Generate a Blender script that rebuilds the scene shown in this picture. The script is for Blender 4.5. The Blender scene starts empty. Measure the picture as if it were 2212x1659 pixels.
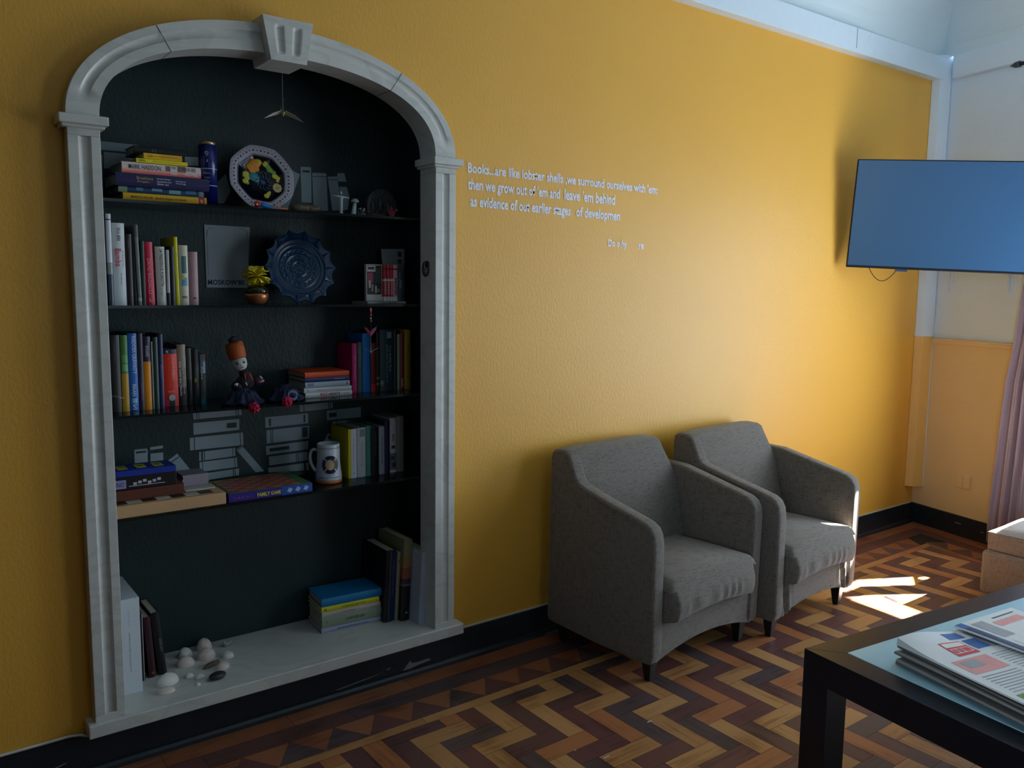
import bpy, bmesh, math, random
from mathutils import Vector, Matrix
random.seed(7)
PI = math.pi
SC = bpy.context.scene
COL = SC.collection

# ------------------------------------------------------------------ camera
FPX = 1814.25
CAM = Vector((0.21322, -2.70574, 1.5))
FW = Vector((0.59789213, 0.79291427, -0.11752428))
RT = Vector((0.79924661, -0.60088262, 0.01203878))
UP = Vector((0.06107258, 0.10112877, 0.99299703))
cd = bpy.data.cameras.new('camera')
cam = bpy.data.objects.new('camera', cd); COL.objects.link(cam)
cd.sensor_fit = 'HORIZONTAL'; cd.sensor_width = 36.0
cd.lens = FPX / 2212 * 36.0
cd.clip_start = 0.05
mw = Matrix.Identity(4)
for i in range(3):
    mw[i][0] = RT[i]; mw[i][1] = UP[i]; mw[i][2] = -FW[i]; mw[i][3] = CAM[i]
cam.matrix_world = mw
SC.camera = cam

# ------------------------------------------------------------------ colour management, light
SC.view_settings.view_transform = 'Standard'
SC.view_settings.look = 'None'
SC.view_settings.gamma = 1.0
SC.view_settings.exposure = 0.0
SC.cycles.use_denoising = True
SC.cycles.max_bounces = 10
SC.cycles.diffuse_bounces = 6
SC.cycles.transparent_max_bounces = 12
SC.cycles.sample_clamp_indirect = 6.0
SC.cycles.caustics_reflective = False
SC.cycles.caustics_refractive = False

world = bpy.data.worlds.new('sky'); SC.world = world
world.use_nodes = True
bg = world.node_tree.nodes['Background']
bg.inputs[0].default_value = (0.55, 0.75, 1.0, 1); bg.inputs[1].default_value = 1.5

FA = 0.2391          # slant of the far wall: X = XC + FA*Y
XC = 5.534
SUN_EL = math.radians(38)
SUNV = Vector((0.9, -0.45, math.tan(SUN_EL) * 1.0062))   # from the floor towards the sun
sd = bpy.data.lights.new('sun', 'SUN'); sd.energy = 150.0; sd.angle = math.radians(0.6); sd.color = (1.0, 0.93, 0.82)
sun = bpy.data.objects.new('sun', sd); COL.objects.link(sun)
sun.rotation_euler = SUNV.to_track_quat('Z', 'Y').to_euler()

def area(name, loc, facing, sx, sy, power, col):
    d = bpy.data.lights.new(name, 'AREA'); d.shape = 'RECTANGLE'; d.size = sx; d.size_y = sy
    d.energy = power; d.color = col
    o = bpy.data.objects.new(name, d); COL.objects.link(o)
    o.location = loc
    o.rotation_euler = (-Vector(facing)).to_track_quat('Z', 'Y').to_euler()
    return o
FN = Vector((-1, FA, 0)).normalized()      # far wall normal, into the room
ol = math.hypot(1, FA)
def fwp(y, z, off=0.0):
    return Vector((XC + FA * y, y, z)) + FN * off
# far-wall window daylight, plus unseen fill lamps added left and behind the camera
area('window_and_fill_light', fwp(-1.60, 1.25, 0.02), FN + Vector((0, 0, 0.22)), 1.10, 1.6, 50, (0.72, 0.87, 1.0))
area('window_and_fill_light', fwp(-3.50, 1.45, 0.02), FN + Vector((0, 0, 0.22)), 1.1, 2.0, 30, (0.72, 0.87, 1.0))
left_fill = area('window_and_fill_light', (-1.6, -3.6, 1.7), (7.0, 2.5, 0.4), 1.2, 1.8, 14.0, (0.66, 0.84, 1.0))  # added fill lamp to brighten the far wall; no window here
left_fill.data.spread = math.radians(64)
area('window_and_fill_light', (1.6, -4.85, 1.5), (0.05, 1, 0), 1.4, 1.8, 5.0, (0.70, 0.88, 1.0))  # added fill lamp to lift the alcove; wall has no opening

# ------------------------------------------------------------------ helpers
def at(px, py, X=None, Y=None, Z=None):
    d = FW * FPX + RT * (px - 1106) - UP * (py - 829.5)
    if Y is not None: t = (Y - CAM.y) / d.y
    elif Z is not None: t = (Z - CAM.z) / d.z
    else: t = (X - CAM.x) / d.x
    return CAM + d * t

def lin(c):
    c = c / 255.0
    return c / 12.92 if c <= 0.04045 else ((c + 0.055) / 1.055) ** 2.4
MATS = {}
def M(rgb, rough=0.6, metal=0.0, var=0.10, nscale=30.0, bump=0.0, bscale=200.0, spec=0.5, name=None):
    key = (tuple(rgb), rough, metal, var, nscale, bump, bscale, spec)
    if key in MATS: return MATS[key]
    m = bpy.data.materials.new(name or 'paint_%d_%d_%d' % tuple(int(v) for v in rgb))
    m.use_nodes = True
    nt = m.node_tree; b = nt.nodes['Principled BSDF']
    col = [lin(v) for v in rgb] + [1]
    b.inputs['Roughness'].default_value = rough
    b.inputs['Metallic'].default_value = metal
    b.inputs['Specular IOR Level'].default_value = spec
    tc = nt.nodes.new('ShaderNodeTexCoord')
    ns = nt.nodes.new('ShaderNodeTexNoise'); ns.inputs['Scale'].default_value = nscale; ns.inputs['Detail'].default_value = 4
    nt.links.new(tc.outputs['Object'], ns.inputs['Vector'])
    mx = nt.nodes.new('ShaderNodeMix'); mx.data_type = 'RGBA'
    mx.inputs['A'].default_value = [max(0, v * (1 - var)) for v in col[:3]] + [1]
    mx.inputs['B'].default_value = [min(1, v * (1 + var)) for v in col[:3]] + [1]
    nt.links.new(ns.outputs['Fac'], mx.inputs['Factor'])
    nt.links.new(mx.outputs['Result'], b.inputs['Base Color'])
    if bump > 0:
        n2 = nt.nodes.new('ShaderNodeTexNoise'); n2.inputs['Scale'].default_value = bscale; n2.inputs['Detail'].default_value = 3
        nt.links.new(tc.outputs['Object'], n2.inputs['Vector'])
        bp = nt.nodes.new('ShaderNodeBump'); bp.inputs['Strength'].default_value = bump; bp.inputs['Distance'].default_value = 0.01
        nt.links.new(n2.outputs['Fac'], bp.inputs['Height'])
        nt.links.new(bp.outputs['Normal'], b.inputs['Normal'])
    MATS[key] = m
    return m

class MB:
    def __init__(s): s.v = []; s.f = []; s.m = []; s.mats = []
    def mi(s, mat):
        if mat not in s.mats: s.mats.append(mat)
        return s.mats.index(mat)
    def add(s, vs, fs, mat, T=None):
        n = len(s.v)
        s.v += [tuple((T @ Vector(v)) if T else v) for v in vs]
        i = s.mi(mat)
        for f in fs: s.f.append([n + k for k in f]); s.m.append(i)
    def box(s, a, b, mat, T=None):
        x0, y0, z0 = a; x1, y1, z1 = b
        s.add([(x0,y0,z0),(x1,y0,z0),(x1,y1,z0),(x0,y1,z0),(x0,y0,z1),(x1,y0,z1),(x1,y1,z1),(x0,y1,z1)],
              [(0,3,2,1),(4,5,6,7),(0,1,5,4),(1,2,6,5),(2,3,7,6),(3,0,4,7)], mat, T)
    def prism(s, poly, lo, hi, mat, axis='z', T=None):
        # poly in the two other axes, extruded along axis
        n = len(poly)
        def p3(p, h):
            if axis == 'z': return (p[0], p[1], h)
            if axis == 'y': return (p[0], h, p[1])
            return (h, p[0], p[1])
        vs = [p3(p, lo) for p in poly] + [p3(p, hi) for p in poly]
        fs = [tuple(range(n)), tuple(range(2*n-1, n-1, -1))]
        fs += [(i, (i+1) % n, n+(i+1) % n, n+i) for i in range(n)]
        s.add(vs, fs, mat, T)
    def lathe(s, prof, n, mat, T=None, rad=None, caps=True):
        # prof: (r,z); rad(theta, k) multiplies
        vs = []
        for k, (r, z) in enumerate(prof):
            for i in range(n):
                a = 2*PI*i/n; q = r * (rad(a, k) if rad else 1)
                vs.append((q*math.cos(a), q*math.sin(a), z))
        fs = []
        for k in range(len(prof)-1):
            for i in range(n):
                j = (i+1) % n
                fs.append((k*n+i, k*n+j, (k+1)*n+j, (k+1)*n+i))
        if caps: fs.append(tuple(range(n-1, -1, -1))); fs.append(tuple((len(prof)-1)*n+i for i in range(n)))
        s.add(vs, fs, mat, T)
    def tube(s, pts, r, mat, n=8, T=None, radii=None):
        pts = [Vector(p) for p in pts]; vs = []; fs = []
        up = Vector((0, 0, 1)); prev = None
        for k, p in enumerate(pts):
            d = (pts[min(k+1, len(pts)-1)] - pts[max(k-1, 0)]).normalized()
            if prev is None:
                a = d.cross(up)
                if a.length < 1e-3: a = d.cross(Vector((1, 0, 0)))
            else:
                a = prev - d * prev.dot(d)
                if a.length < 1e-5: a = d.cross(Vector((1, 0, 0)))
            a.normalize(); prev = a; b = d.cross(a)
            rr = radii[k] if radii else r
            for i in range(n):
                t = 2*PI*i/n
                vs.append(tuple(p + (a*math.cos(t) + b*math.sin(t)) * rr))
        for k in range(len(pts)-1):
            for i in range(n):
                j = (i+1) % n
                fs.append((k*n+i, k*n+j, (k+1)*n+j, (k+1)*n+i))
        fs.append(tuple(range(n-1, -1, -1))); fs.append(tuple((len(pts)-1)*n+i for i in range(n)))
        s.add(vs, fs, mat, T)
    def ball(s, c, r, mat, T=None, n=14, squash=(1, 1, 1)):
        vs = []; fs = []; m = n//2
        for k in range(1, m):
            a = PI*k/m
            for i in range(n):
                t = 2*PI*i/n
                vs.append((c[0]+r*squash[0]*math.sin(a)*math.cos(t), c[1]+r*squash[1]*math.sin(a)*math.sin(t), c[2]+r*squash[2]*math.cos(a)))
        for k in range(m-2):
            for i in range(n):
                j = (i+1) % n
                fs.append((k*n+i, (k+1)*n+i, (k+1)*n+j, k*n+j))
        top = len(vs); vs.append((c[0], c[1], c[2]+r*squash[2])); vs.append((c[0], c[1], c[2]-r*squash[2]))
        for i in range(n):
            j = (i+1) % n
            fs.append((top, i, j)); fs.append((top+1, (m-2)*n+j, (m-2)*n+i))
        s.add(vs, fs, mat, T)
    def grid(s, fn, nu, nv, mat, T=None, thick=None):
        vs = [tuple(fn(i/nu, j/nv)) for j in range(nv+1) for i in range(nu+1)]
        fs = [(j*(nu+1)+i, j*(nu+1)+i+1, (j+1)*(nu+1)+i+1, (j+1)*(nu+1)+i) for j in range(nv) for i in range(nu)]
        s.add(vs, fs, mat, T)
    def build(s, name, parent=None, smooth=False, bevel=0, seg=2, subsurf=0, solid=0, angle=40, fix=True):
        me = bpy.data.meshes.new(name); me.from_pydata(s.v, [], s.f)
        for m in s.mats: me.materials.append(m)
        for p, i in zip(me.polygons, s.m): p.material_index = i
        if fix:
            bm = bmesh.new(); bm.from_mesh(me); bmesh.ops.recalc_face_normals(bm, faces=bm.faces); bm.to_mesh(me); bm.free()
        if smooth:
            for p in me.polygons: p.use_smooth = True
        me.update()
        o = bpy.data.objects.new(name, me); COL.objects.link(o)
        if parent: o.parent = parent
        if solid:
            md = o.modifiers.new('thickness', 'SOLIDIFY'); md.thickness = solid; md.offset = 0
        if bevel:
            md = o.modifiers.new('bevel', 'BEVEL'); md.width = bevel; md.segments = seg; md.limit_method = 'ANGLE'; md.angle_limit = math.radians(angle)
            if smooth: md.harden_normals = False
        if subsurf:
            md = o.modifiers.new('subdivision', 'SUBSURF'); md.levels = subsurf; md.render_levels = subsurf
        return o

def tag(o, label=None, cat=None, group=None, kind=None):
    if label: o['label'] = label
    if cat: o['category'] = cat
    if group: o['group'] = group
    if kind: o['kind'] = kind
    return o
def thing(name, label, cat, loc=(0, 0, 0), rot=(0, 0, 0), group=None):
    o = bpy.data.objects.new(name, None); COL.objects.link(o); o.empty_display_size = 0.05
    o.location = loc; o.rotation_euler = rot
    return tag(o, label, cat, group)

def frame(o, dx, up):
    dx = Vector(dx).normalized(); up = Vector(up).normalized(); n = dx.cross(up)
    T = Matrix.Identity(4)
    for i in range(3):
        T[i][0] = dx[i]; T[i][1] = up[i]; T[i][2] = n[i]; T[i][3] = o[i]
    return T
def text_mesh(s, mat, T, w=None, h=None, align='CENTER', ext=0.0002, name='lettering', parent=None, bold=0.0, both=True):
    cu = bpy.data.curves.new('t', 'FONT'); cu.body = s; cu.extrude = 0; cu.size = 1.0; cu.offset = bold
    cu.resolution_u = 2
    o = bpy.data.objects.new('t', cu); COL.objects.link(o)
    dg = bpy.context.evaluated_depsgraph_get(); dg.update()
    me = bpy.data.meshes.new_from_object(o.evaluated_get(dg))
    bpy.data.objects.remove(o)
    vs = [v.co.copy() for v in me.vertices]
    x0 = min(v.x for v in vs); x1 = max(v.x for v in vs); y0 = min(v.y for v in vs); y1 = max(v.y for v in vs)
    sx = w / (x1-x0) if w else None; sy = h / (y1-y0) if h else None
    if sx is None: sx = sy
    if sy is None: sy = sx
    for v in me.vertices:
        c = v.co
        X = (c.x-x0)*sx - ((x1-x0)*sx/2 if align == 'CENTER' else 0)
        Yv = (c.y - ((y0+y1)/2 if align == 'CENTER' else 0))*sy
        v.co = T @ Vector((X, Yv, ext))
    me.materials.clear(); me.materials.append(mat)
    me.name = name
    r = bpy.data.objects.new(name, me); COL.objects.link(r)
    if parent: r.parent = parent
    return r
# ------------------------------------------------------------------ structure materials
def wall_paint(name, rgb, amt=0.06):
    m = bpy.data.materials.new(name); m.use_nodes = True
    nt = m.node_tree; b = nt.nodes['Principled BSDF']; b.inputs['Roughness'].default_value = 0.45
    b.inputs['Specular IOR Level'].default_value = 0.5
    tc = nt.nodes.new('ShaderNodeTexCoord')
    n1 = nt.nodes.new('ShaderNodeTexNoise'); n1.inputs['Scale'].default_value = 1.3; n1.inputs['Detail'].default_value = 5
    mx = nt.nodes.new('ShaderNodeMix'); mx.data_type = 'RGBA'
    c = [lin(v) for v in rgb]
    mx.inputs['A'].default_value = [v*(1-amt) for v in c] + [1]; mx.inputs['B'].default_value = [min(1, v*(1+amt)) for v in c] + [1]
    nt.links.new(tc.outputs['Object'], n1.inputs['Vector']); nt.links.new(n1.outputs['Fac'], mx.inputs['Factor'])
    nt.links.new(mx.outputs['Result'], b.inputs['Base Color'])
    # roller-stipple texture
    n2 = nt.nodes.new('ShaderNodeTexNoise'); n2.inputs['Scale'].default_value = 95; n2.inputs['Detail'].default_value = 3; n2.inputs['Roughness'].default_value = 0.6
    mp = nt.nodes.new('ShaderNodeMapping'); mp.inputs['Scale'].default_value = (1.0, 1.0, 0.6)
    nt.links.new(tc.outputs['Object'], mp.inputs['Vector']); nt.links.new(mp.outputs['Vector'], n2.inputs['Vector'])
    bp = nt.nodes.new('ShaderNodeBump'); bp.inputs['Strength'].default_value = 0.25; bp.inputs['Distance'].default_value = 0.006
    nt.links.new(n2.outputs['Fac'], bp.inputs['Height']); nt.links.new(bp.outputs['Normal'], b.inputs['Normal'])
    return m
YELLOW = wall_paint('yellow_wall_paint', (230, 172, 66))
WHITE = wall_paint('white_wall_paint', (214, 232, 250), 0.03)
TAN = wall_paint('ochre_dado_paint', (226, 198, 150), 0.04)
TEAL = wall_paint('dark_teal_paint', (30, 50, 52), 0.08)
CEIL = M((216, 230, 236), 0.6, var=0.03, nscale=2, name='ceiling_paint')
WOODW = M((218, 232, 244), 0.4, var=0.03, name='white_gloss_paint')
SKIRT = M((26, 34, 41), 0.38, var=0.3, nscale=9, bump=0.15, bscale=40, name='black_skirting_paint')
CHIP = M((128, 132, 130), 0.8, name='bare_plaster')

def marble():
    m = bpy.data.materials.new('white_marble'); m.use_nodes = True
    nt = m.node_tree; b = nt.nodes['Principled BSDF']; b.inputs['Roughness'].default_value = 0.32
    tc = nt.nodes.new('ShaderNodeTexCoord')
    n1 = nt.nodes.new('ShaderNodeTexNoise'); n1.inputs['Scale'].default_value = 3.5; n1.inputs['Detail'].default_value = 8; n1.inputs['Distortion'].default_value = 1.2
    mp = nt.nodes.new('ShaderNodeMapping'); mp.inputs['Scale'].default_value = (1, 1.6, 2.2); mp.inputs['Rotation'].default_value = (0.3, 0.5, 0.2)
    r = nt.nodes.new('ShaderNodeValToRGB')
    e = r.color_ramp.elements
    e[0].position = 0.42; e[0].color = (0.60, 0.61, 0.57, 1)
    e[1].position = 0.50; e[1].color = (0.36, 0.39, 0.38, 1)
    x = r.color_ramp.elements.new(0.53); x.color = (0.62, 0.62, 0.58, 1)
    x = r.color_ramp.elements.new(0.8); x.color = (0.68, 0.67, 0.62, 1)
    nt.links.new(tc.outputs['Object'], mp.inputs['Vector']); nt.links.new(mp.outputs['Vector'], n1.inputs['Vector'])
    nt.links.new(n1.outputs['Fac'], r.inputs['Fac'])
    mx = nt.nodes.new('ShaderNodeMix'); mx.data_type = 'RGBA'; mx.inputs['Factor'].default_value = 0.28
    mx.inputs['A'].default_value = (0.63, 0.63, 0.59, 1)
    nt.links.new(r.outputs['Color'], mx.inputs['B'])
    nt.links.new(mx.outputs['Result'], b.inputs['Base Color'])
    n2 = nt.nodes.new('ShaderNodeTexNoise'); n2.inputs['Scale'].default_value = 35
    bp = nt.nodes.new('ShaderNodeBump'); bp.inputs['Strength'].default_value = 0.08; bp.inputs['Distance'].default_value = 0.01
    nt.links.new(tc.outputs['Object'], n2.inputs['Vector']); nt.links.new(n2.outputs['Fac'], bp.inputs['Height']); nt.links.new(bp.outputs['Normal'], b.inputs['Normal'])
    return m
MARBLE = marble()

# ------------------------------------------------------------------ dimensions
XA, XB = 0.746, 1.858            # marble opening
OA, OB = 0.661, 1.945            # outer sides of the pilasters
AX = 1.302                       # centre of the arch
ZSP = 1.953                      # springing
ZS = 0.1725; ZSB = 0.130         # sill
YF, YR = -0.05, 0.060            # front and back of the marble
NX0, NX1, NY = 0.635, 1.965, 0.334   # alcove behind it
ZT = 2.763; ZT2 = 2.89           # cornice
RX0, RY0 = -1.7, -4.9            # room limits
CZT = 3.35

def sup(a, b, n, t):             # superellipse, t in 0..1 from left springing to right
    th = PI*(1-t)
    c, s_ = math.cos(th), math.sin(th)
    return (a*math.copysign(abs(c)**(2/n), c), b*abs(s_)**(2/n))
NARC = 64
inner = [sup(0.556, 0.260, 2.3, i/NARC) for i in range(NARC+1)]
outer = [sup(0.642, 0.347, 2.12, i/NARC) for i in range(NARC+1)]
inner = [(AX+x, ZSP+z) for x, z in inner]; outer = [(AX+x, ZSP+z) for x, z in outer]

# ------------------------------------------------------------------ yellow wall with the arched opening
mb = MB()
mid = [((a[0]+b[0])/2, (a[1]+b[1])/2) for a, b in zip(inner, outer)]
xl, xr = mid[0][0], mid[-1][0]
ZTOP = 2.95
def quad(mb, pts, y, mat): mb.add([(p[0], y, p[1]) for p in pts], [tuple(range(len(pts)))], mat)
quad(mb, [(RX0, 0), (xl, 0), (xl, ZTOP), (RX0, ZTOP)], 0, YELLOW)
quad(mb, [(xr, 0), (XC, 0), (XC, ZTOP), (xr, ZTOP)], 0, YELLOW)
quad(mb, [(xl, 0), (xr, 0), (xr, 0.15), (xl, 0.15)], 0, YELLOW)
quad(mb, [(xl, mid[0][1]), (mid[0][0], mid[0][1]), (xl, mid[0][1])], 0, YELLOW) if False else None
for i in range(NARC):
    quad(mb, [mid[i], mid[i+1], (mid[i+1][0], ZTOP), (mid[i][0], ZTOP)], 0, YELLOW)
# jambs of the rough opening
w = mb.build('wall_back', fix=False); tag(w, kind='structure')
for p in w.data.polygons:
    pass
# alcove
mb = MB()
za = 2.36
mb.box((NX0-0.03, NY, 0.10), (NX1+0.03, NY+0.03, za+0.03), TEAL)
mb.box((NX0-0.03, 0.004, 0.10), (NX0, NY, za+0.03), TEAL)
mb.box((NX1, 0.004, 0.10), (NX1+0.03, NY, za+0.03), TEAL)
# rounded vault of the alcove
vault = [(AX+x, 1.95+z) for x, z in [sup(0.663, 0.36, 2.3, i/32) for i in range(33)]]
for i in range(32):
    a, b = vault[i], vault[i+1]
    mb.add([(a[0], 0.004, a[1]), (b[0], 0.004, b[1]), (b[0], NY, b[1]), (a[0], NY, a[1])], [(0, 1, 2, 3)], TEAL)
mb.box((NX0, 0.004, za), (NX1, NY, za+0.03), TEAL)
o = mb.build('wall_alcove'); tag(o, kind='structure')

# ------------------------------------------------------------------ far wall, with a window opening past the edge of the picture
def fw_quad(mb, y0, y1, z0, z1, mat, off=0):
    vs = [fwp(y0, z0, off), fwp(y1, z0, off), fwp(y1, z1, off), fwp(y0, z1, off)]
    mb.add([tuple(v) for v in vs], [(0, 1, 2, 3)], mat)
def fw_box(mb, y0, y1, z0, z1, o0, o1, mat):
    vs = [fwp(y0, z0, o0), fwp(y1, z0, o0), fwp(y1, z0, o1), fwp(y0, z0, o1), fwp(y0, z1, o0), fwp(y1, z1, o0), fwp(y1, z1, o1), fwp(y0, z1, o1)]
    mb.add([tuple(v) for v in vs], [(0,3,2,1),(4,5,6,7),(0,1,5,4),(1,2,6,5),(2,3,7,6),(3,0,4,7)], mat)
ZD = 1.20
W1 = (-0.93, -2.18); W2 = (-2.92, -4.08); WZ = (0.42, 2.48)
mb = MB()
for y0, y1 in ((0, W1[0]), (W1[1], W2[0]), (W2[1], RY0)):
    fw_quad(mb, y0, y1, 0, ZD, TAN); fw_quad(mb, y0, y1, ZD, ZTOP, WHITE)
for y0, y1 in (W1, W2):
    fw_quad(mb, y0, y1, 0, WZ[0], TAN); fw_quad(mb, y0, y1, WZ[1], ZTOP, WHITE)
o = mb.build('wall_right', fix=False); tag(o, kind='structure')
for n, (y0, y1) in enumerate((W1, W2)):
    mb = MB()
    fw_box(mb, y0, y0-0.05, WZ[0], WZ[1], 0.01, -0.20, WOODW); fw_box(mb, y1+0.05, y1, WZ[0], WZ[1], 0.01, -0.20, WOODW)
    fw_box(mb, y0, y1, WZ[0], WZ[0]+0.05, 0.02, -0.20, WOODW); fw_box(mb, y0, y1, WZ[1]-0.05, WZ[1], 0.01, -0.20, WOODW)
    o = mb.build('window_%d' % (n+1)); tag(o, kind='structure')
# unseen board added outside the first window, holes shaped to cast the sun patches
def on_mask(x, y):                  # floor point -> where its sun ray crosses the mask board
    t = (XC + 0.19 + FA*y - x) / (SUNV.x - FA*SUNV.y)
    return (y + SUNV.y*t, SUNV.z*t)
holes = [
    [on_mask(3.99, -0.428), on_mask(4.193, -0.435), on_mask(4.47, -0.571), on_mask(4.36, -0.638), on_mask(4.104, -0.488), on_mask(3.97, -0.492)],
    [on_mask(3.918, -0.535), on_mask(4.075, -0.612), on_mask(4.025, -0.846), on_mask(3.88, -0.839)],
    [on_mask(4.095, -0.622), on_mask(4.351, -0.787), on_mask(4.050, -0.778)],
    [on_mask(4.50, -0.60), on_mask(4.53, -0.612), on_mask(4.53, -0.628), on_mask(4.50, -0.632), on_mask(4.475, -0.625), on_mask(4.475, -0.608)],
]
holes.append([(-1.50, 0.38), (-2.06, 0.38), (-2.06, 1.05), (-1.50, 1.05)])
holes.append([on_mask(3.58, -0.528), on_mask(3.58, -0.485), on_mask(3.20, -0.290), on_mask(3.20, -0.335)])
MASKM = M((120, 96, 70), 0.7, name='sun_mask_wood')
polys = [[(W1[0]+0.16, WZ[0]-0.1), (W1[1]-0.16, WZ[0]-0.1), (W1[1]-0.16, WZ[1]+0.3), (W1[0]+0.16, WZ[1]+0.3)]] + holes
zs_ = sorted({round(p[1], 6) for P_ in polys for p in P_})
mb = MB()
def shp(y, z, e): p = fwp(y, z, 0); return (p.x+0.19+e, p.y, p.z)
for z0, z1 in zip(zs_[:-1], zs_[1:]):
    if z1-z0 < 1e-5: continue
    zm = (z0+z1)/2; cr = []
    for P_ in polys:
        for i in range(len(P_)):
            p, q_ = P_[i-1], P_[i]
            if (p[1]-zm)*(q_[1]-zm) < 0:
                f_ = lambda z, p=p, q_=q_: p[0]+(q_[0]-p[0])*(z-p[1])/(q_[1]-p[1])
                cr.append((f_(zm), f_(z0), f_(z1)))
    cr.sort()
    for A_, B_ in zip(cr[0::2], cr[1::2]):
        mb.add([shp(A_[1], z0, 0), shp(B_[1], z0, 0), shp(B_[2], z1, 0), shp(A_[2], z1, 0)], [(0, 1, 2, 3)], MASKM)
o = mb.build('window_3', fix=False); tag(o, kind='structure')
mb = MB(); fw_box(mb, W2[0]+0.12, W2[1]-0.12, WZ[0]-0.1, WZ[1]+0.1, -0.21, -0.23, M((120, 96, 70), 0.7))  # unseen board added to keep the sun out of the second window
o = mb.build('window_4'); tag(o, kind='structure')

# other walls, ceiling
mb = MB(); mb.box((RX0-0.05, RY0, 0), (RX0, 0.0, 3.4), TEAL); o = mb.build('wall_left'); tag(o, kind='structure')
mb = MB(); mb.box((RX0-0.05, RY0-0.05, 0), (XC, RY0, 3.4), TEAL); o = mb.build('wall_front'); tag(o, kind='structure')
mb = MB()
CR = 0.48
# coves: yellow wall side and far wall side, mitred in the corner
def inset(d):                    # corner position at distance d from both walls
    y = -d; return (XC + FA*y - d*ol, y)
K = 12
rows = []
for k in range(K+1):
    a = PI/2*k/K
    d = 0.02 + CR*(1-math.cos(a)); z = ZT2+0.01 + (CZT-ZT2-0.01)*math.sin(a)
    rows.append((d, z))
for k in range(K):
    (d0, z0), (d1, z1) = rows[k], rows[k+1]
    c0 = inset(d0); c1 = inset(d1)
    mb.add([(RX0, -d0, z0), (c0[0], c0[1], z0), (c1[0], c1[1], z1), (RX0, -d1, z1)], [(0, 1, 2, 3)], CEIL)
    e0 = (XC + FA*RY0 - d0*ol, RY0); e1 = (XC + FA*RY0 - d1*ol, RY0)
    mb.add([(c0[0], c0[1], z0), (e0[0], e0[1], z0), (e1[0], e1[1], z1), (c1[0], c1[1], z1)], [(0, 1, 2, 3)], CEIL)
d1 = rows[-1][0]; c1 = inset(d1)
mb.add([(RX0, -d1, CZT), (c1[0], c1[1], CZT), (XC + FA*RY0 - d1*ol, RY0, CZT), (RX0, RY0, CZT)], [(0, 1, 2, 3)], CEIL)
o = mb.build('ceiling', smooth=False, fix=False)
for p in o.data.polygons: p.use_smooth = False
tag(o, kind='structure')
for p in o.data.polygons: p.use_smooth = len(p.vertices) == 4 and abs(p.normal.z) < 0.999

# cornice boards
DARK = M((60, 62, 62), 0.7)
mb = MB()
mb.box((RX0, -0.057, ZT), (XC-0.055, 0, ZT2), WOODW)
for xj in (3.26, 4.50): mb.box((xj, -0.0585, ZT+0.02), (xj+0.003, -0.05, ZT2), DARK)
mb.box((RX0, -0.030, ZT2-0.002), (XC-0.05, 0, ZT2+0.012), WOODW)
o = mb.build('trim_1', bevel=0.003, seg=1); tag(o, kind='structure')
mb = MB(); fw_box(mb, -0.10, RY0, ZT+0.004, ZT2+0.01, 0, 0.03, WOODW)
o = mb.build('trim_2', bevel=0.003, seg=1); tag(o, kind='structure')
# boxed corner strip
cp = [(5.425, -0.001), (5.440, -0.046), (5.508, -0.078), (5.528, -0.050), (5.53, -0.001)]
mb = MB(); mb.prism(cp, ZD+0.006, ZT2+0.02, WOODW)
o = mb.build('trim_3', bevel=0.002, seg=1); tag(o, kind='structure')
mb = MB(); mb.prism(cp, 0.245, ZD+0.006, M((232, 186, 104), 0.45, var=0.04, name='ochre_trim_paint'))
o = mb.build('trim_4', bevel=0.002, seg=1); tag(o, kind='structure')
# dado rail on the far wall
mb = MB(); fw_box(mb, -0.08, W1[0]-0.0, ZD-0.035, ZD, 0.0, 0.016, TAN); fw_box(mb, -0.08, W1[0], ZD-0.012, ZD, 0.0, 0.022, TAN)
fw_box(mb, -0.072, -0.080, 0.245, ZD-0.03, 0.0, 0.012, WOODW)
o = mb.build('trim_5', bevel=0.003, seg=1); tag(o, kind='structure')

# skirting boards
ZB = 0.124
mb = MB()
mb.box((RX0, -0.014, 0), (XC-0.02, 0, ZB), SKIRT)
mb.prism([(-0.014, 0.0), (-0.032, 0.0), (-0.030, 0.012), (-0.022, 0.020), (-0.014, 0.023)], RX0, XC-0.04, SKIRT, 'x')
mb.prism([(0, ZB-0.0), (-0.006, ZB-0.0), (-0.006, ZB+0.004), (0, ZB+0.004)], XB+0.15, XC-0.02, M((205, 205, 200), 0.7), 'x')
# flaked patches of paint
def flake(pts):
    mb.add([(x, -0.0148, z) for x, z in pts], [tuple(range(len(pts)))], CHIP)
flake([(1.735, 0.026), (1.768, 0.058), (1.775, 0.046), (1.80, 0.044), (1.85, 0.046), (1.862, 0.036), (1.80, 0.031), (1.77, 0.026)])
flake([(1.455, 0.030), (1.60, 0.040), (1.66, 0.045), (1.59, 0.036), (1.47, 0.027)])
flake([(1.66, 0.050), (1.685, 0.054), (1.675, 0.046)])
flake([(0.545, 0.050), (0.585, 0.058), (0.580, 0.054), (0.550, 0.047)])
o = mb.build('baseboard_back', fix=False); tag(o, kind='structure')
mb = MB(); fw_box(mb, -0.0, RY0, 0, ZB, 0, 0.014, SKIRT)
fw_box(mb, -0.33, -0.37, 0.074, 0.080, 0.014, 0.0146, CHIP); fw_box(mb, -0.50, -0.52, 0.062, 0.068, 0.014, 0.0146, CHIP)
o = mb.build('baseboard_right', bevel=0.003, seg=1); tag(o, kind='structure')

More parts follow.
